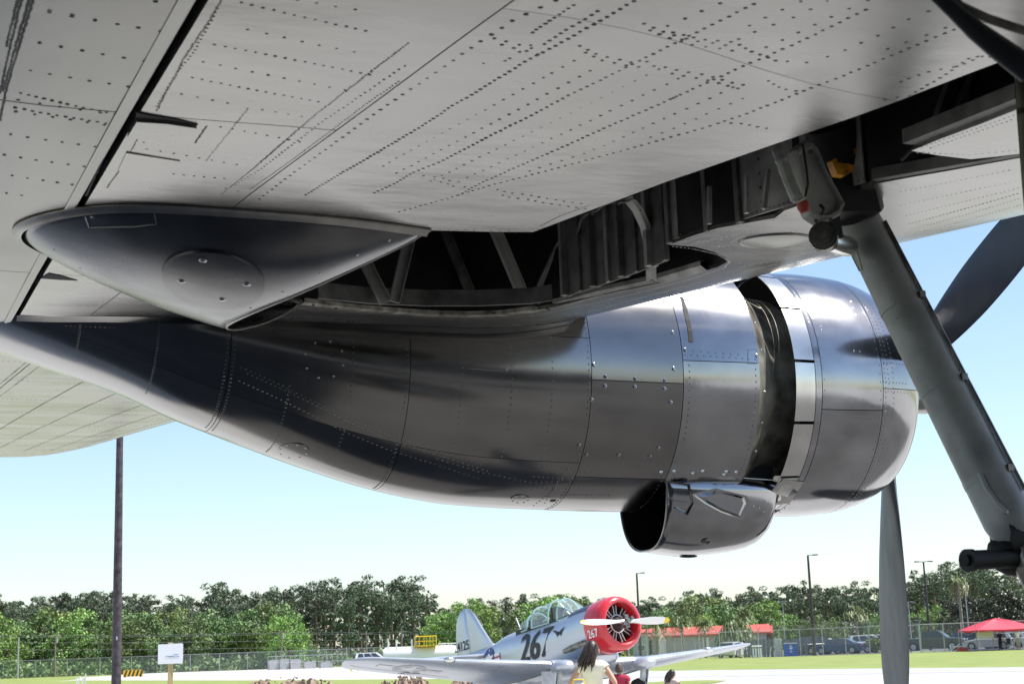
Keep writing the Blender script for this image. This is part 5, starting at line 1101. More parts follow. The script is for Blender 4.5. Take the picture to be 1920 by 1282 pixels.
def car(style, col, px, D, heading, label, cat, name='parked_car', group='cars parked behind the fence'):
    Ln, Wd, Ht, low, cab = STY[style]; g = gnd(px, D); az = atan2(g.x, g.y)  # heading 0: nose to the right of the picture
    t = thing(name, label, cat, g, -az + R(heading), group); P = paint(*col); m = MB(); w_ = Wd / 2
    prof = low + [(low[-1][0] - .1, .25), (low[0][0] + .1, .25)]; rows = []
    for y, f, zf in ((-w_, .96, -.04), (-w_ + .05, 1, 0), (-w_ + .25, 1.01, .02), (w_ - .25, 1.01, .02), (w_ - .05, 1, 0), (w_, .96, -.04)): rows.append([(x * f, y * (1 if z > .5 else .97), z + (zf if z > .7 else 0)) for x, z in prof])
    m.grid(rows, True); m.add(rows[0], [tuple(range(len(prof)))]); m.add(rows[-1], [tuple(range(len(prof)))]); obj('body', m, P, t, local=True, smooth=30)
    m = MB(); rows = []
    for y, f in ((-w_ + .12, 0), (-w_ + .3, 1), (w_ - .3, 1), (w_ - .12, 0)):
        rows.append([(x, y if True else 0, z if z < cab[0][1] + .1 or z < cab[3][1] + .1 else (z if f else z - .06)) for x, z in cab])
    # cabin: narrower at the roof
    q = []
    for s in (-1, 1): q.append([(cab[0][0], s * (w_ - .06), cab[0][1]), (cab[1][0], s * (w_ - .26), cab[1][1]), (cab[2][0], s * (w_ - .26), cab[2][1]), (cab[3][0], s * (w_ - .06), cab[3][1])])
    m.add(q[0] + q[1], [(0, 1, 2, 3), (4, 5, 6, 7), (0, 1, 5, 4), (1, 2, 6, 5), (2, 3, 7, 6)]); obj('cabin', m, P, t, local=True, smooth=20)
    def pane(a, nm='window'): m = MB(); m.add(a, [tuple(range(len(a)))]); o_ = obj(nm, m, M['cglass'], t, local=True, smooth=0); md_ = o_.modifiers.new('s', 'SOLIDIFY'); md_.thickness = .015; md_.offset = 0
    for s in (-1, 1):
        A, B, C, D_ = [V(p) for p in q[0 if s < 0 else 1]]; of = V((0, s * .02, .01))
        def pt(u, v): return (A.lerp(D_, u)).lerp(B.lerp(C, u), v) + of
        for u0, u1 in ((.08, .3), (.33, .6), (.63, .9)): pane([pt(u0, .12), pt(u1, .12), pt(min(u1, .86), .88), pt(u0 + .02, .88)])
    A, B = V(q[0][3]), V(q[0][2]); C, D_ = V(q[1][2]), V(q[1][3]); of = V((.02, 0, .02)); pane([A.lerp(B, .1) + of + V((0, .06, 0)), A.lerp(B, .92) + of + V((0, .05, 0)), D_.lerp(C, .92) + of - V((0, .05, 0)), D_.lerp(C, .1) + of - V((0, .06, 0))], 'windscreen')
    A, B = V(q[0][0]), V(q[0][1]); C, D_ = V(q[1][1]), V(q[1][0]); of = V((-.02, 0, .02)); pane([A.lerp(B, .15) + of + V((0, .06, 0)), A.lerp(B, .9) + of + V((0, .05, 0)), D_.lerp(C, .9) + of - V((0, .05, 0)), D_.lerp(C, .15) + of - V((0, .06, 0))], 'rear_window')
    r = .36 if style != 'pickup' else .42; xa = Ln * .31
    for sx_ in (-1, 1):
        for sy_ in (-1, 1):
            c = V((sx_ * xa, sy_ * (w_ - .1), r)); m = MB(); m.tube([c + V((0, -.12, 0)), c + V((0, .12, 0))], r, 18); o_ = obj('wheel', m, M['tyre'], t, local=True); m = MB(); m.tube([c + V((0, sy_ * .11, 0)), c + V((0, sy_ * .135, 0))], r * .62, 10); obj('rim', m, M['post'], o_, local=True)
    for s in (-1, 1):
        m = MB(); m.box((low[-2][0] - .06, s * (w_ - .25), low[-2][1] + .05), (.16, .34, .14)); obj('headlight', m, M['lamp_'], t, local=True)
        m = MB(); m.box((low[1][0] + .04, s * (w_ - .14), low[1][1] - .05), (.12, .2, .22)); obj('tail_light', m, M['rlamp'], t, local=True)
        m = MB(); m.box((cab[3][0] - .25, s * (w_ + .08), cab[3][1] + .08), (.12, .16, .12)); obj('mirror', m, P, t, local=True)
    m = MB(); m.box((low[-1][0] - .02, 0, .52), (.06, Wd * .55, .16)); obj('grille', m, M['blk'], t, local=True)
    return t
W_, DK, BL, SV, PU, GY = ('white', (.7, .7, .7)), ('black', (.02, .022, .028)), ('blue', (.03, .06, .16)), ('silver', (.42, .43, .44)), ('plum', (.05, .03, .07)), ('grey', (.2, .21, .23))
car('pickup', ('slate', (.035, .04, .055)), 1752, 151, -12, 'dark slate pickup truck behind the fence right of the lower blade', 'pickup truck')
car('suv', BL, 1831, 156, -25, 'dark blue car partly hidden by the silver hatchback', 'car')
car('hatch', SV, 1853, 148, 172, 'silver hatchback parked under the left side of the red tent', 'car')
car('hatch', W_, 1893, 152, 150, 'white car nose behind the red tent pole', 'car')
car('suv', DK, 1912, 158, 0, 'dark sport utility car with pale roof behind the person in white', 'car')
car('suv', DK, 1535, 154, 30, 'black car just right of the tall lamp post', 'car')
car('sedan', BL, 1572, 152, 165, 'dark blue sedan in the middle of the parking row', 'car')
car('sedan', W_, 1604, 158, 20, 'white sedan behind the fence left of the short palm', 'car')
car('suv', W_, 1632, 156, 10, 'white sport utility car left of the lower propeller blade', 'car')
car('sedan', PU, 1655, 153, 0, 'plum coloured car against the lower propeller blade', 'car')
car('hatch', W_, 1548, 166, 60, 'white hatchback in the second row behind the black car', 'car')
car('sedan', SV, 1586, 167, 80, 'silver sedan in the second row behind the blue sedan', 'car')
car('suv', W_, 1657, 168, 90, 'white car in the second row behind the plum car', 'car')
car('hatch', GY, 1618, 169, 85, 'grey hatchback in the second row behind the white sedan', 'car')
car('hatch', W_, 1374, 153, 70, 'white hatchback under the far wing tip of the small airplane', 'car')
car('suv', W_, 700, 168, 10, 'white car under the near wing behind the yellow bollards', 'car')
for i, px in enumerate((1718, 1738, 1762, 1800, 1820, 1842, 1862, 1905)):
    m = MB(); g = gnd(px, 142.5); d = V((RT.x, RT.y, 0)).normalized(); m.bar(g - d * .45 + V((0, 0, .08)), g + d * .45 + V((0, 0, .08)), .16, .15); tag(obj('wheel_stop', m, M['white']), ['leftmost white wheel stop, beside the lower blade', 'white wheel stop at the rear of the dark pickup', 'white wheel stop under the middle of the dark pickup', 'white wheel stop right of the red barricade base', 'white wheel stop before the dark blue car', 'white wheel stop before the front of the silver hatchback', 'white wheel stop at the tail of the silver hatchback', 'rightmost white wheel stop near the person in white'][i], 'wheel stop', 'white wheel stops')
t = thing('bush', 'round dark bush before the white car behind the fence', 'bush', gnd(1641, 149)); m = MB(); rn = random.Random(9)
for k in range(9): leafball(m, gnd(1641 + rn.uniform(-9, 9), 149) + V((0, 0, rn.uniform(.4, 1.1))), .55, 50, .12, rn)
obj('foliage', m, M['leaf'], t, smooth=0); m = MB(); m.tube([gnd(1641, 149), gnd(1641, 149) + V((0, 0, .8))], .08, 6); obj('stem', m, M['bark'], t)
# red canopy tent
tc_ = gnd(1872, 141); dv = V((tc_.x, tc_.y, 0)).normalized(); rt = V((dv.y, -dv.x, 0)); t = thing('canopy_tent', 'bright red pop-up canopy tent by the car park', 'tent', tc_)
M['tent'] = mat('red_tent_cloth', (.62, .04, .07), .6, 0, 2, .08); zE, zT, zV = zat(1870, 1179, 141), zat(1870, 1158, 141), zat(1870, 1183, 141); hw = 2.55
rr_ = rt * cos(.35) + dv * sin(.35); dd_ = -rt * sin(.35) + dv * cos(.35)
cs_ = [tc_ + rr_ * a * hw + dd_ * b * hw for a, b in ((-1, -1), (1, -1), (1, 1), (-1, 1))]; m = MB(); ap_ = tc_ + V((0, 0, zT)); rows = []
for f, z in ((1, zV), (1.01, zE), (.6, lerp(zE, zT, .48)), (.3, lerp(zE, zT, .8)), (.02, zT)):
    row = []
    for i in range(4):
        for k in range(6): p = cs_[i].lerp(cs_[(i + 1) % 4], k / 6); row.append(tc_ + (p - tc_) * f + V((0, 0, z - .12 * sin(pi * k / 6) * (1 if 0 < f < .9 else .3))))
    rows.append(row)
m.grid(rows, True); obj('canopy', m, M['tent'], t, smooth=25)
for p in cs_: m = MB(); m.tube([p, p + V((0, 0, zE))], .035, 6); obj('leg', m, M['post'], t)
m = MB()
for i in range(4): a, b = cs_[i], cs_[(i + 1) % 4]; m.bar(a + V((0, 0, zE)), a.lerp(b, .5) + V((0, 0, zE - .4)), .03, .03); m.bar(b + V((0, 0, zE)), a.lerp(b, .5) + V((0, 0, zE - .4)), .03, .03)
obj('scissor_frame', m, M['post'], t)
m = MB(); p = gnd(1849, 140); m.prism([p - rt * .75 + V((0, 0, zat(1849, 1197, 140))), p + rt * .65 + V((0, 0, zat(1849, 1196, 140))), p + rt * .65 + V((0, 0, zat(1849, 1184, 140))), p - rt * .75 + V((0, 0, zat(1849, 1184, 140)))], dv * .03); tag(obj('hanging_sheet', m, M['white'], smooth=0), 'white sheet hung under the left side of the red tent', 'sheet')
t = thing('barricade', 'small red and white barricade before the dark pickup', 'barricade', gnd(1790, 141))
for a, b in (((1784, 1222), (1781, 1208)), ((1798, 1222), (1797, 1212)), ((1784, 1218), (1800, 1206)), ((1786, 1212), (1812, 1210))): m = MB(); m.bar(atD(a[0], a[1], 141), atD(b[0], b[1], 141), .07, .05); obj('board', m, M['white'], t)
m = MB(); m.box(gnd(1803, 141) + V((0, 0, .18)), (.9, .4, .28)); obj('red_base', m, M['rroof'], t)
t = thing('folding_chair', 'dark folding chair under the red tent', 'chair', gnd(1886, 139), 0)
m = MB(); m.box((0, 0, .45), (.5, .5, .04)); obj('seat', m, M['blk'], t, local=True); m = MB(); m.box((.25, 0, .75), (.04, .5, .5)); obj('backrest', m, M['blk'], t, local=True)
for a in (-.22, .22):
    for b in (-.22, .22): m = MB(); m.tube([(a, b, 0), (-a, b, .45)], .02, 5); obj('leg', m, M['post'], t, local=True)
# ================================================================== SMALL TRAINER AIRPLANE
M['tsilver'] = mat('silver_aircraft_paint', (.5, .54, .6), .3, .6, 2, .03, rvar=.03); M['tred'] = mat('glossy_red_cowl_paint', (.55, .02, .03), .22, 0, coat=.6); M['navy'] = mat('dark_navy_antiglare', (.03, .04, .08), .45)
M['tblack'] = mat('black_marking_paint', (.02, .02, .025), .5); M['twhite'] = mat('white_marking_paint', (.8, .8, .8), .5); M['tdark'] = mat('cockpit_dark', (.03, .035, .03), .7); M['cyl'] = mat('engine_cylinder_dark', (.035, .035, .035), .5, .4); M['pusht'] = mat('pale_pushrod_tube', (.65, .65, .62), .35, .3); M['ytip'] = mat('yellow_blade_tip', (.8, .55, .02), .4); M['teal'] = mat('greenish_canopy_frame', (.35, .52, .5), .35, .3)
thub = atD(1174, 1168, 37.7); vd = V((thub.x, thub.y, 0)).normalized(); rtv = V((vd.y, -vd.x, 0)); AL = R(51); fwd = rtv * cos(AL) - vd * sin(AL); HZ = atan2(fwd.y, fwd.x); PT = R(8)
org = V((thub.x, thub.y, 0)) - fwd * (1.55 * cos(PT) - 1.87 * sin(PT))
tr = thing('trainer_airplane', 'small silver propeller airplane with a red cowl and the number 267', 'airplane', org, rot=(0, -PT, HZ))
def tp(name, mb, m_, par=None, **k): return obj(name, mb, m_, par or tr, local=True, **k)
FS = [(.80, 1.87, .60, .60, .60), (.2, 1.85, .62, .68, .58), (-.6, 1.83, .56, .75, .55), (-1.6, 1.80, .56, .76, .52), (-2.6, 1.78, .60, .68, .46), (-3.3, 1.78, .58, .58, .38), (-4.0, 1.82, .42, .42, .26), (-4.8, 1.90, .32, .26, .14), (-5.5, 2.0, .2, .16, .05)]
def fsec(x): return [smoothtab([(-a[0], a[i]) for a in FS], -x) for i in (1, 2, 3, 4)]
def fpt(x, ph):
    zc, u, d, w_ = fsec(x); s, c = sin(ph), cos(ph); return V((x, w_ * math.copysign(abs(s) ** .85, s), zc + (u if c > 0 else d) * math.copysign(abs(c) ** .85, c)))
m = MB(); m.grid([[fpt(x, p) for p in lin(0, 2 * pi, 32)[:-1]] for x in lin(.80, -5.5, 44)], True); fus = tp('fuselage', m, M['tsilver'])
m = MB(); m.grid([[fpt(x, p) * 1 + V((0, sin(p) * .004, cos(p) * .004)) for p in lin(-.85, .85, 10)] for x in lin(.79, -.15, 8)]); tp('antiglare_panel', m, M['navy'])
# wing
def wchord(y):
    a = abs(y)
    if a < 1.5: return .45, -2.0, 1.06
    t = (a - 1.5) / 4.75; le, te = lerp(.45, -.62, t), lerp(-2.0, -1.72, t); f = sqrt(max(0.02, 1 - max(0, (t - .9) / .1) ** 2)); mdl = le - (le - te) * .42
    return mdl + (le - mdl) * f, mdl + (te - mdl) * f, 1.06 + .115 * (a - 1.5)
def wprof(y, k, n=20):
    le, te, z = wchord(y); c = le - te; a = 2 * pi * k / n; x = (1 + cos(a)) / 2; th = .16 * (1 - abs(y) / 14) * c; yy = 5 * .2 * (.2969 * sqrt(x) - .126 * x - .3516 * x * x + .2843 * x ** 3 - .1036 * x ** 4) / .2 * th / 1.0
    return V((le - c * x, y, z + (yy if sin(a) > 0 else -yy * .75) + .02 - .06 * (.45 - le + c * x)))
def wsurf(x, y):  # underside
    le, te, z = wchord(y); c = le - te; q = min(.99, max(.01, (le - x) / c)); th = .16 * (1 - abs(y) / 14) * c
    return z + .02 - .75 * 5 * (.2969 * sqrt(q) - .126 * q - .3516 * q * q + .2843 * q ** 3 - .1036 * q ** 4) * th - .06 * (.45 - x)
for y0, y1, nm in ((-1.49, 1.49, 'center_wing'), (1.5, 6.25, 'outer_wing'), (-1.5, -6.25, 'outer_wing')):
    m = MB(); rows = [[wprof(y, k) for k in range(20)] for y in lin(y0, y1, 24)]; m.grid(rows, True); m.add(rows[0], [tuple(range(20))]); m.add(rows[-1], [tuple(range(20))]); o_ = tp(nm, m, M['tsilver'])
    if nm == 'outer_wing':
        m = MB(); m.tube([wprof(y0, k) + V((0, 0, 0)) for k in range(20)] + [wprof(y0, 0)], .022, 5); tp('joint_fairing', m, M['edge'], o_)
        s = 1 if y0 > 0 else -1; m = MB(); yl = s * 4.0; le, te, z = wchord(yl); m.ell((le - .03, yl, z), (.10, .16, .08), 12, 8); tp('landing_light', m, M['chrome'], o_)
        m = MB()
        for q in range(12): 
            ya, yb = s * lerp(3.2, 6.0, q / 12), s * lerp(3.2, 6.0, (q + 1) / 12); xa, xb = [wchord(v)[1] + .38 for v in (ya, yb)]; m.add([(xa, ya, wsurf(xa, ya) - .004), (xb, yb, wsurf(xb, yb) - .004), (xb + .02, yb, wsurf(xb + .02, yb) - .004), (xa + .02, ya, wsurf(xa + .02, ya) - .004)], [(0, 1, 2, 3)])
        tp('aileron_gap', m, M['tblack'], o_, smooth=0)
def underflat(poly, name, m_, dz=-.006):
    m = MB(); P = dens(poly, .18); vo_, e_, f_, *_ = delaunay_2d_cdt([V(p) for p in P], [(i, (i + 1) % len(P)) for i in range(len(P))], [tuple(range(len(P)))], 1, 1e-5); m.add([(p.x, p.y, wsurf(p.x, p.y) + dz) for p in vo_], f_); return tp(name, m, m_, smooth=0)
cx_, cy_ = -1.0, -4.6
star = [(cx_ + .38 * (1 if i % 2 == 0 else .4) * cos(i * pi / 5), cy_ + .38 * (1 if i % 2 == 0 else .4) * sin(i * pi / 5)) for i in range(10)]
underflat([(cx_ + .40 * cos(a), cy_ + .40 * sin(a)) for a in lin(0, 2 * pi, 20)[:-1]], 'insignia_disc', mat('faded_grey_disc', (.50, .50, .53), .5), -.005); underflat(star, 'insignia_star', M['twhite'], -.009)
for s in (-1, 1): underflat([(cx_ + .12, cy_ + s * .42), (cx_ + .12, cy_ + s * .85), (cx_ - .12, cy_ + s * .85), (cx_ - .12, cy_ + s * .42)], 'insignia_bar', M['twhite'], -.007)
# lettering wrapped on surfaces
def text_mesh(s, size, shear=0):
    cu = bpy.data.curves.new('t', 'FONT'); cu.body = s; cu.size = size; cu.shear = shear; cu.align_x = 'CENTER'; cu.align_y = 'CENTER'; cu.resolution_u = 3; cu.offset = size * .012; o_ = bpy.data.objects.new('t', cu); COL.objects.link(o_)
    dg = bpy.context.evaluated_depsgraph_get(); me = bpy.data.meshes.new_from_object(o_.evaluated_get(dg)); vs = [v.co.copy() for v in me.vertices]; fs = [tuple(p.vertices) for p in me.polygons]; bpy.data.objects.remove(o_); return vs, fs
def side_y(x, z):   # starboard side of the fuselage (negative y)
    best = None
    for p in lin(-pi, 0, 60):
        q = fpt(x, p)
        if best is None or abs(q.z - z) < best[0]: best = (abs(q.z - z), q.y)
    return best[1]
def side_text(s, size, x, z, m_, shear, name, tilt=0):
    vs, fs = text_mesh(s, size, shear); m = MB(); out_ = []
    for v in vs: X, Z = x + v.x * cos(tilt) - v.y * sin(tilt), z + v.y * cos(tilt) + v.x * sin(tilt); out_.append((X, side_y(X, Z) - .03, Z))
    m.add(out_, fs); return tp(name, m, m_, smooth=0)
side_text('267', .98, -1.62, 1.78, M['tblack'], .32, 'number_267')
vs, fs = text_mesh('24125', .36, .0); 
v2, f2 = text_mesh('27', .42, .2); m = MB(); m.add([(-1.5 + v.y, -4.35 + v.x, wsurf(-1.5 + v.y, -4.35 + v.x) - .008) for v in v2], f2); tp('wing_number', m, M['tblack'], smooth=0)
# wing-shaped emblem
m = MB()
for s in (-1, 1):
    for q in range(3): x0 = -.42 + s * .03; m.add([(x0, side_y(x0, 1.98) - .012, 1.98 - q * .03), (x0 + s * (.25 - q * .06), side_y(x0 + s * .2, 2.0) - .014, 2.06 - q * .045), (x0 + s * (.21 - q * .06), side_y(x0 + s * .2, 2.0) - .014, 2.02 - q * .045), (x0 + s * .05, side_y(x0, 1.95) - .012, 1.90 - q * .03)], [(0, 1, 2, 3)])
m.add([(-.42 + .04 * cos(a), side_y(-.42, 1.93) - .016, 1.93 + .05 * sin(a)) for a in lin(0, 2 * pi, 10)[:-1]], [tuple(range(10))]); tp('winged_emblem', m, M['tblack'], smooth=0)
# roundel on the rear fuselage
c0 = (-4.0, 1.82)
def sidepoly(pl, m_, name, off): 
    m = MB(); m.add([(x, side_y(x, z) - off, z) for x, z in pl], [tuple(range(len(pl)))]); tp(name, m, m_, smooth=0)
for a0 in range(0, 360, 20): pass
sidepoly([(c0[0] + .33 * cos(a), c0[1] + .33 * sin(a)) for a in lin(0, 2 * pi, 24)[:-1]], mat('insignia_blue', (.05, .06, .2), .5), 'roundel', .02)
sidepoly([(c0[0] + .31 * (1 if i % 2 == 0 else .4) * cos(pi / 2 + i * pi / 5), c0[1] + .31 * (1 if i % 2 == 0 else .4) * sin(pi / 2 + i * pi / 5)) for i in range(10)], M['twhite'], 'roundel_star', .028)
for s in (-1, 1): sidepoly([(c0[0] + s * .34, c0[1] - .09), (c0[0] + s * .66, c0[1] - .09), (c0[0] + s * .66, c0[1] + .11), (c0[0] + s * .34, c0[1] + .11)], M['twhite'], 'roundel_bar', .022); sidepoly([(c0[0] + s * .36, c0[1] - .02), (c0[0] + s * .66, c0[1] - .02), (c0[0] + s * .66, c0[1] + .03), (c0[0] + s * .36, c0[1] + .03)], M['tred'], 'roundel_stripe', .026)
# tail
def slab(pl, th, name, m_, axis='y', c=0, par=None):
    m = MB(); n_ = len(pl); cc = (sum(p[0] for p in pl) / n_, sum(p[1] for p in pl) / n_); rows = []
    for f, t_ in ((1, 0), (.93, .55), (.75, .9), (.4, 1.0)):
        for s in ((1,) if f == 1 else (1,)): rows.append([(cc[0] + (x - cc[0]) * f, t_ * th / 2, cc[1] + (z - cc[1]) * f) for x, z in pl])
    A = rows; B_ = [[(x, -y, z) for x, y, z in r_] for r_ in rows]; full_ = B_[::-1][:-1] + A
    if axis == 'z': full_ = [[(x, z, y + c) for x, y, z in r_] for r_ in full_]
    m.grid(full_, True); m.add(full_[0], [tuple(range(n_))]); m.add(full_[-1], [tuple(range(n_))]); return tp(name, m, m_, par)
slab([(-4.05, 2.15), (-4.55, 2.75), (-4.90, 3.22), (-5.10, 3.38), (-5.25, 3.42), (-5.27, 2.0), (-4.65, 2.0)], .12, 'fin', M['tsilver'])
slab([(-5.28, 3.42), (-5.45, 3.41), (-5.65, 3.33), (-5.81, 3.1), (-5.90, 2.7), (-5.93, 2.2), (-5.75, 1.9), (-5.28, 1.85)], .11, 'rudder', M['tsilver'])
m = MB(); m.add([(-5.60 + v.x * .82, -.068, 2.42 + v.y) for v in vs], fs); tp('tail_number', m, M['tblack'], smooth=0)
for s in (-1, 1): slab([(-4.25, s * .1), (-4.60, s * 1.6), (-4.85, s * 2.0), (-5.25, s * 2.1), (-5.60, s * 1.9), (-5.75, s * 1.2), (-5.70, s * .15)], .13, 'tailplane', M['tsilver'], 'z', 2.0)
m = MB(); m.tube([(-5.15, 0, 1.7), (-5.25, 0, 1.28)], .05, 8); o_ = tp('tail_wheel_leg', m, M['tsilver']); m = MB(); m.tube([(-5.30, -.06, 1.1), (-5.30, .06, 1.1)], .16, 16); tp('tail_wheel', m, M['rubber'], o_)
# canopy
def hoop(x, h, w_, z0=2.28, n=10): return [V((x, w_ * cos(a), z0 + h * sin(a) ** .8)) for a in lin(pi, 0, n)]
def glasshouse(xs_h, name, frames=True):
    rows = [hoop(x, h, w_) for x, h, w_ in xs_h]; m = MB(); m.grid(rows); g_ = tp(name, m, M['glass'])
    m = MB()
    for r_ in (rows[0], rows[-1]): m.tube(r_, .022, 5)
    for k in (2, 5, 8): m.tube([r_[k] for r_ in rows], .014, 4)
    for k in (0, 10): m.tube([r_[k] for r_ in rows], .02, 4)
    tp('canopy_frame', m, M['teal'], g_); return g_
glasshouse([(-.02, .05, .3), (-.4, .42, .36), (-.68, .56, .38)], 'windscreen')
glasshouse([(-1.0, .58, .42), (-1.75, .54, .41)], 'sliding_canopy')
glasshouse([(-2.0, .42, .38), (-2.3, .34, .34), (-2.7, .05, .25)], 'rear_canopy')
m = MB(); m.box((-1.35, 0, 2.2), (2.4, .7, .3)); tp('cockpit_interior', m, M['tdark'])
m = MB(); m.box((-1.1, 0, 2.45), (.1, .4, .45)); tp('seat_back', m, M['tdark']); m = MB(); m.box((-2.1, 0, 2.36), (.1, .36, .35)); tp('seat_back', m, M['tdark']); m = MB(); m.tube([(-.7, -.2, 2.3), (-.7, 0, 2.75), (-.7, .2, 2.3)], .02, 5); m.tube([(-.6, .1, 2.3), (-.9, -.1, 2.8)], .018, 5); tp('cockpit_brace', m, M['edge'])
m = MB(); m.tube([(-2.75, 0, 2.3), (-2.95, 0, 2.75)], .015, 5); tp('antenna_mast', m, M['twhite'])
# cowl, engine, propeller
def CR(x, r): return [V((x, r * cos(a), 1.87 + r * sin(a))) for a in lin(0, 2 * pi, 40)[:-1]]
m = MB(); m.grid([CR(x, r) for x, r in ((.72, .655), (.8, .665), (1.05, .67), (1.25, .66), (1.36, .625), (1.41, .575), (1.42, .53), (1.40, .49), (1.33, .475), (1.1, .47), (.9, .47))], True); cw = tp('cowl_ring', m, M['tred'])
m = MB(); m.grid([CR(.88, .5), CR(.88, .01)], True); m.tube([(.9, 0, 1.87), (1.2, 0, 1.87), (1.3, 0, 1.87)], [.22, .2, .12], 20); eng = tp('engine', m, M['cyl'])
for k in range(9):
    a = pi / 2 + k * 2 * pi / 9; d = V((0, cos(a), sin(a))); c = V((1.08, 0, 1.87)); m = MB(); m.tube([c + d * .18, c + d * .46], .085, 10)
    for q in range(5): m.tube([c + d * (.24 + q * .045), c + d * (.252 + q * .045)], .105, 10)
    tp('cylinder', m, M['cyl'], eng)
    for s in (-.16, .16): d2 = V((0, cos(a + s), sin(a + s))); m = MB(); m.tube([c + V((.1, 0, 0)) + d2 * .2, c + V((.1, 0, 0)) + V((0, cos(a + s * .7), sin(a + s * .7))) * .45], .011, 6); tp('pushrod_tube', m, M['pusht'], eng)
m = MB(); m.tube([V((1.22, .21 * cos(a), 1.87 + .21 * sin(a))) for a in lin(0, 2 * pi, 24)], .016, 6); tp('crankcase_ring', m, M['pusht'], eng)
m = MB(); m.tube([(1.25, 0, 1.87), (1.5, 0, 1.87), (1.55, 0, 1.87), (1.6, 0, 1.87), (1.68, 0, 1.87)], [.07, .07, .1, .07, .05], 14); m.box((1.55, 0, 1.97), (.1, .12, .12)); m.box((1.55, 0, 1.77), (.1, .12, .12)); m.tube([(1.58, .12, 1.93), (1.66, .12, 1.93)], .05, 10); m.tube([(1.58, -.12, 1.81), (1.66, -.12, 1.81)], .05, 10); pr = tp('propeller_hub', m, M['steel'])
M['pblade'] = mat('polished_blade', (.72, .72, .72), .35, .5)
for s in (1, -1):
    def bl(r0, r1):
        rows = []
        for r in lin(r0, r1, 14):
            ch = smoothtab([(.08, .1), (.25, .12), (.5, .2), (.9, .22), (1.2, .17), (1.33, .1), (1.37, .02)], r); th = smoothtab([(.08, .1), (.3, .07), (1.37, .01)], r); tw = R(smoothtab([(.08, 70), (.5, 50), (1.37, 35)], r)); c1 = V((cos(tw) * -s * -1 * .0 + sin(tw), 0, cos(tw) * s)); n1 = V((cos(tw), 0, -sin(tw) * s))
            rows.append([V((1.55, s * r, 1.87)) + c1 * (ch / 2 * cos(a)) + n1 * (th / 2 * sin(a)) for a in lin(0, 2 * pi, 12)[:-1]])
        m = MB(); m.grid(rows, True); m.add(rows[-1], [tuple(range(12))]); return m
    o_ = tp('blade', bl(.08, 1.2), M['pblade'], pr); tp('blade_tip', bl(1.201, 1.37), M['ytip'], o_)
vs, fs = text_mesh('267', .27, .2); m = MB(); out_ = []
for v in vs:
    X = 1.02 + v.x * .95; a = -.30 + v.y / .67; out_.append((X, -.676 * cos(a), 1.87 + .676 * sin(a) - .0))
m.add([(x, y - .006, z) for x, y, z in out_], fs); tp('cowl_number', m, M['twhite'], cw, smooth=0)
m = MB(); m.tube([(.62, -.58, 1.55), (.5, -.68, 1.5), (.2, -.72, 1.46), (-.1, -.70, 1.44)], [.05, .075, .08, .06], 12); tp('exhaust_stack', m, M['soot'])
m = MB(); m.ell((.3, 0, 1.2), (.45, .55, .22)); tp('wing_root_blister', m, M['tsilver'])
for s in (-1, 1):
    m = MB(); m.ell((.48, s * 1.25, 1.0), (.38, .3, .16)); tp('gear_knuckle', m, M['tsilver'])
    m = MB(); m.tube([(.42, s * 1.3, 1.0), (.30, s * 1.3, .62)], .07, 10); m.tube([(.30, s * 1.3, .62), (.16, s * 1.3, .36)], .045, 10); m.bar((.36, s * 1.3, .66), (.2, s * 1.3, .5), .04, .1); o_ = tp('main_gear_leg', m, M['strut'])
    m = MB(); m.prism([(.5, s * 1.42, 1.0), (.28, s * 1.42, .45), (.1, s * 1.42, .5), (.25, s * 1.42, 1.0)], (0, .02 * s, 0)); tp('gear_door', m, M['tsilver'], o_)
    m = MB(); c = V((.1, s * 1.3, .34)); m.grid([[c + V((r * cos(a), y, r * sin(a))) for a in lin(0, 2 * pi, 28)[:-1]] for y, r in ((-.07, .16), (-.1, .26), (-.07, .33), (0, .345), (.07, .33), (.1, .26), (.07, .16))], True); w_ = tp('wheel', m, M['rubber']); m = MB(); m.tube([c + V((0, -.07, 0)), c + V((0, .07, 0))], .17, 20); tp('wheel_hub', m, M['tsilver'], w_)
m = MB(); m.prism([(-1.2, -.9, .95), (-1.9, -.9, .95), (-2.0, -.9, .75)], (0, 1.8, 0)); tp('flap', m, M['tsilver'])
# small warning board seen under the wing (grey board on the apron)
t = thing('display_board', 'plain grey display board standing under the near wing of the small airplane', 'board', gnd(1022, 30)); g = gnd(1022, 36); dv = V((g.x, g.y, 0)).normalized(); rt = V((dv.y, -dv.x, 0)); m = MB(); m.prism([g - rt * .11, g + rt * .11, g + rt * .11 + V((0, 0, .98)), g - rt * .11 + V((0, 0, .98))], dv * .15); obj('panel', m, M['post'], t); m = MB(); m.box(g + V((0, 0, .03)), (.4, .4, .06)); obj('foot', m, M['post'], t)
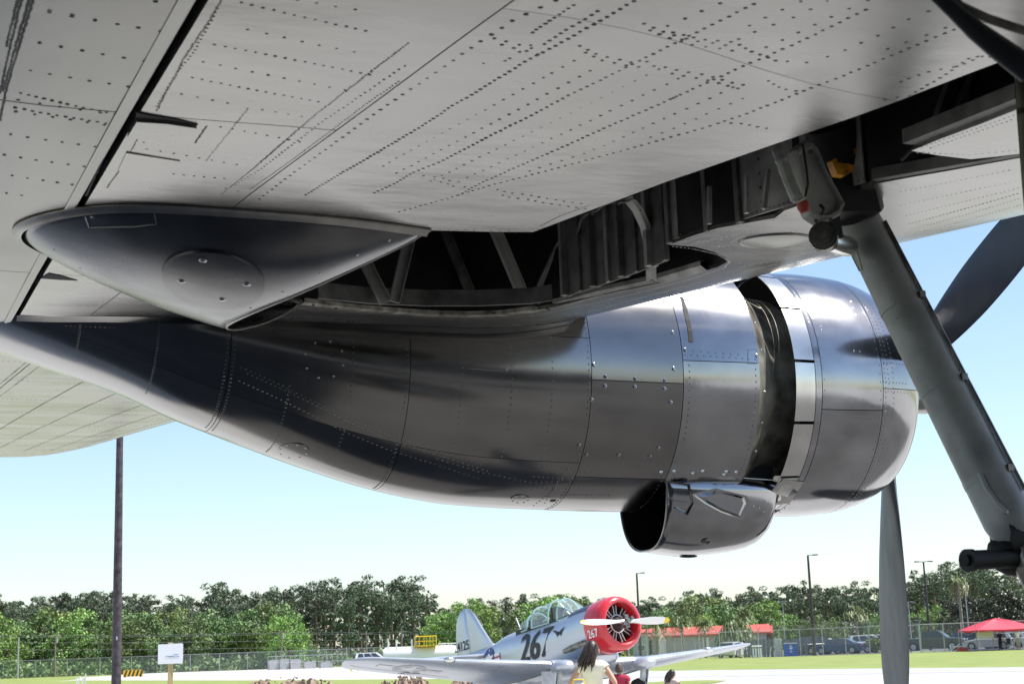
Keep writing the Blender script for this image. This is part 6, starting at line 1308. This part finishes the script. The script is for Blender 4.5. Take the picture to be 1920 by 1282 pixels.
# ================================================================== PEOPLE
SK = mat('skin', (.52, .30, .2), .5, 0, 6, .05); SK2 = mat('tanned_skin', (.38, .21, .14), .5)
HR = mat('dark_brown_hair', (.03, .018, .012), .45, 0, 30, .3, stretch=(3, 3, .3)); HR2 = mat('short_brown_hair', (.06, .035, .022), .6, 0, 40, .2)
def cloth(n, c): return mat(n, c, .85, 0, 5, .06)
def person(label, px, D, face, H, shirt, pants, hair='short', arm='down', crop=None, sleeve=.5, skin_=None, hm=None, female=False, bend=0, bag=None, group=None):
    # face: direction of view, degrees, 0 = away from the camera, 90 = to the right of the picture
    g = gnd(px, D); az = atan2(g.x, g.y); t = thing('person', label, 'person', g, -(az + R(face))); s = H / 1.72; sk = skin_ or SK
    J = {}; E_ = []; Rr = []; names = []
    def j(n_, p, r, par=None):
        p = V(p)
        if bend and p.z > .95: q = p - V((0, 0, .95)); p = V((p.x, q.y * cos(bend) + q.z * sin(bend), .95 + q.z * cos(bend) - q.y * sin(bend)))
        J[n_] = len(names); names.append(p * s); Rr.append(r * s)
        if par is not None: E_.append((J[par], J[n_]))
    hip = .155 if female else .145; wst = .115 if female else .135; sh = .165 if female else .19
    j('pelvis', (0, 0, .94), hip); j('waist', (0, .0, 1.09), wst, 'pelvis'); j('chest', (0, .0, 1.27), .14, 'waist'); j('up', (0, -.01, 1.39), .105, 'chest'); j('neck', (0, .0, 1.48), .052, 'up'); j('skull0', (0, .015, 1.56), .068, 'neck'); j('skull1', (0, .02, 1.625), .088, 'skull0'); j('skull2', (0, .01, 1.68), .07, 'skull1')
    for sd2, S_ in (('l', -1), ('r', 1)):
        j('sh' + sd2, (S_ * sh, -.005, 1.405), .055, 'up')
        if arm == 'down': e, w2, h2 = (S_ * (sh + .07), -.03, 1.13), (S_ * (sh + .06), .06, .90), (S_ * (sh + .05), .09, .83)
        elif arm == 'hips': e, w2, h2 = (S_ * (sh + .16), -.06, 1.16), (S_ * (sh + .03), .12, 1.0), (S_ * (sh - .03), .15, .97)
        else: e, w2, h2 = (S_ * (sh + .05), .1, 1.16), (S_ * (sh - .02), .32, 1.12), (S_ * (sh - .03), .39, 1.12)
        j('el' + sd2, e, .038, 'sh' + sd2); j('wr' + sd2, w2, .026, 'el' + sd2); j('pa' + sd2, h2, .034, 'wr' + sd2); d = (V(h2) - V(w2)).normalized(); sd_ax = V((S_, 0, 0)) if abs(d.x) < .8 else V((0, 1, 0)); sd_ax = V((0, 1, 0)) if arm == 'down' else sd_ax
        for q in range(4): b = V(h2) + sd_ax * (q - 1.5) * .02; j(f'f{q}a' + sd2, b + d * .035, .010, 'pa' + sd2); j(f'f{q}b' + sd2, b + d * (.075 + .01 * (q in (1, 2))) + V((-S_ * .012, .0, 0)), .008, f'f{q}a' + sd2)
        j('ta' + sd2, V(h2) + sd_ax * .035 + d * .005, .011, 'pa' + sd2); j('tb' + sd2, V(h2) + sd_ax * .05 + d * .035, .009, 'ta' + sd2)
        j('hp' + sd2, (S_ * .085, 0, .86), .09, 'pelvis'); j('kn' + sd2, (S_ * .1, .02, .49), .056, 'hp' + sd2); j('cf' + sd2, (S_ * .1, -.01, .33), .052, 'kn' + sd2); j('an' + sd2, (S_ * .1, -.02, .09), .036, 'cf' + sd2); j('to' + sd2, (S_ * .115, .13, .035), .034, 'an' + sd2)
    me = bpy.data.meshes.new('body'); me.from_pydata([tuple(p) for p in names], E_, []); o_ = bpy.data.objects.new('body', me); COL.objects.link(o_)
    md_ = o_.modifiers.new('skin', 'SKIN'); md2 = o_.modifiers.new('ss', 'SUBSURF'); md2.levels = 1; md2.render_levels = 1
    for i, v in enumerate(me.skin_vertices[0].data): v.radius = (Rr[i], Rr[i] * (.72 if i in (J['pelvis'], J['waist'], J['chest']) else 1)); v.use_root = (i == 0)
    bpy.context.view_layer.update(); dg = bpy.context.evaluated_depsgraph_get(); me2 = bpy.data.meshes.new_from_object(o_.evaluated_get(dg)); bpy.data.objects.remove(o_)
    me2.materials.clear(); me2.materials.append(sk); me2.polygons.foreach_set('use_smooth', [True] * len(me2.polygons)); b = bpy.data.objects.new('body', me2); COL.objects.link(b); b.parent = t
    def sub_cloth(name, test, m_, off):
        m = MB(); idx = {}; me2.update()
        for p in me2.polygons:
            c = p.center / s
            if test(c):
                f = []
                for i in p.vertices:
                    if i not in idx: idx[i] = len(m.v); v = me2.vertices[i]; m.v.append(tuple(v.co + v.normal * off * s * (1 + .4 * noise.noise(v.co * 9))))
                    f.append(idx[i])
                m.f.append(tuple(f)); m.m.append(0)
        if m.f:
            q = obj(name, m, m_, t, local=True, smooth=80); sd3 = q.modifiers.new('s', 'SOLIDIFY'); sd3.thickness = .004; sd3.offset = 1
    if bend: lo = .96
    zlow = crop or .96
    sub_cloth('shirt', lambda c: c.z > zlow and c.z < 1.47 and abs(c.x) < sh + .035 + (.2 if sleeve > .9 else 0) and (abs(c.x) < sh + .0 or c.z > 1.40 - sleeve * .22) if not bend else (c.y > -.3 and c.z > .95 and c.z < 1.36 and abs(c.x) < sh + .04), shirt, .018)
    sub_cloth('trousers', lambda c: c.z <= 1.0 and c.z > (.12 if pants[1] else .5) and abs(c.x) < .2, pants[0], .012)
    sub_cloth('shoes', lambda c: c.z < .11, M['rubber'], .008)
    hc = names[J['skull1']]; hp_ = hm or HR; m = MB(); rows = []
    for i in range(9):
        a = pi * i / 8 * .62; rows.append([hc + V((.098 * s * sin(a) * cos(q), (-.012 + .108 * sin(a) * sin(q) - (.012 if sin(q) < 0 else 0)) * s, (.012 + .115 * cos(a) - (.04 * (1 - sin(q)) * sin(a) ** 3)) * s)) * (1) + V((rnd.uniform(-1, 1), rnd.uniform(-1, 1), rnd.uniform(-1, 1))) * .003 for q in lin(0, 2 * pi, 20)[:-1]])
    m.grid(rows, True)
    if hair == 'long':
        for k in range(34):
            a = rnd.uniform(-2.8, -.3) ; p0 = hc + V((.085 * cos(a), -.02 + .08 * sin(a), rnd.uniform(-.02, .07))) * s; dx_ = -.10 * rnd.uniform(.3, 1.2); l = rnd.uniform(.16, .30)
            m.tube([p0, p0 + V((.2 * dx_, -.05, -.3 * l)) * s, p0 + V((.7 * dx_, -.07, -.7 * l)) * s, p0 + V((1.2 * dx_, -.05, -l)) * s], [.018 * s, .02 * s, .014 * s, .003 * s], 5)
    obj('hair', m, hp_, t, local=True, smooth=60)
    for S_ in (-1, 1): m = MB(); m.ell(hc + V((S_ * .088, .005, -.02)) * s, (.012 * s, .02 * s, .032 * s), 8, 6); obj('ear', m, sk, t, local=True)
    m = MB(); m.ell(hc + V((0, .103, -.022)) * s, (.012 * s, .018 * s, .022 * s), 8, 6); obj('nose', m, sk, t, local=True)
    for S_ in (-1, 1): m = MB(); m.ell(hc + V((S_ * .033, .085, .004)) * s, (.012 * s, .008 * s, .007 * s), 8, 6); obj('eye', m, M['tdark'], t, local=True)
    m = MB(); m.ell(hc + V((0, .092, -.052)) * s, (.022 * s, .008 * s, .006 * s), 8, 5); obj('mouth', m, M['redcap'], t, local=True)
    return t
person('woman seen from behind in a pale yellow crop top with long dark hair', 1109, 19.6, 12, 1.55, cloth('pale_yellow_top', (.78, .75, .58)), (cloth('dark_shorts', (.25, .22, .24)), False), 'long', 'hips', crop=1.10, female=True, sleeve=.8)
person('boy with short brown hair and a dark red shirt seen from behind', 1158, 26, 5, 1.2, cloth('maroon_shirt', (.35, .02, .05)), (cloth('boy_shorts', (.08, .08, .12)), False), 'short', hm=HR2, sleeve=.6)
person('small child with dark hair standing on the apron right of the red nose', 1256, 27, 40, 1.06, cloth('tan_child_shirt', (.5, .4, .35)), (cloth('child_shorts', (.1, .1, .2)), False), 'long', sleeve=.6)
person('person in white shirt and grey shorts standing at the red tent', 1909, 139, 185, 1.75, cloth('white_shirt', (.75, .68, .74)), (cloth('khaki_shorts', (.35, .33, .28)), False), 'short', sleeve=.8, skin_=SK2)
person('person in white bending forward under the far wing tip', 1386, 146, 100, 1.75, cloth('white_work_shirt', (.75, .75, .75)), (cloth('grey_trousers', (.4, .4, .42)), True), 'short', arm='front', bend=.7, skin_=SK2)
person('person in black standing beside the tent leg', 1875, 140, 200, 1.55, cloth('black_shirt', (.02, .02, .025)), (cloth('black_trousers', (.03, .03, .03)), True), 'short', sleeve=.8)
# bright yellow bag slung at the woman's left side
t = thing('bag', 'bright yellow bag carried low behind the woman', 'bag', gnd(1086, 19.3)); gc = atD(1084, 1281, 19.3); m = MB(); rt = V((RT.x, RT.y, 0)).normalized()
m.ell(gc + V((0, 0, -.13)), (.15, .09, .13), 14, 10); obj('pouch', m, mat('yellow_cloth', (.8, .68, .02), .7, 0, 12, .15), t); m = MB(); m.tube([gc - rt * .1 + V((0, 0, -.06)), gc - rt * .05 + V((0, 0, .05)), gc + rt * .06 + V((0, 0, .05)), gc + rt * .1 + V((0, 0, -.06))], .009, 6); obj('strap', m, M['ylw'], t)
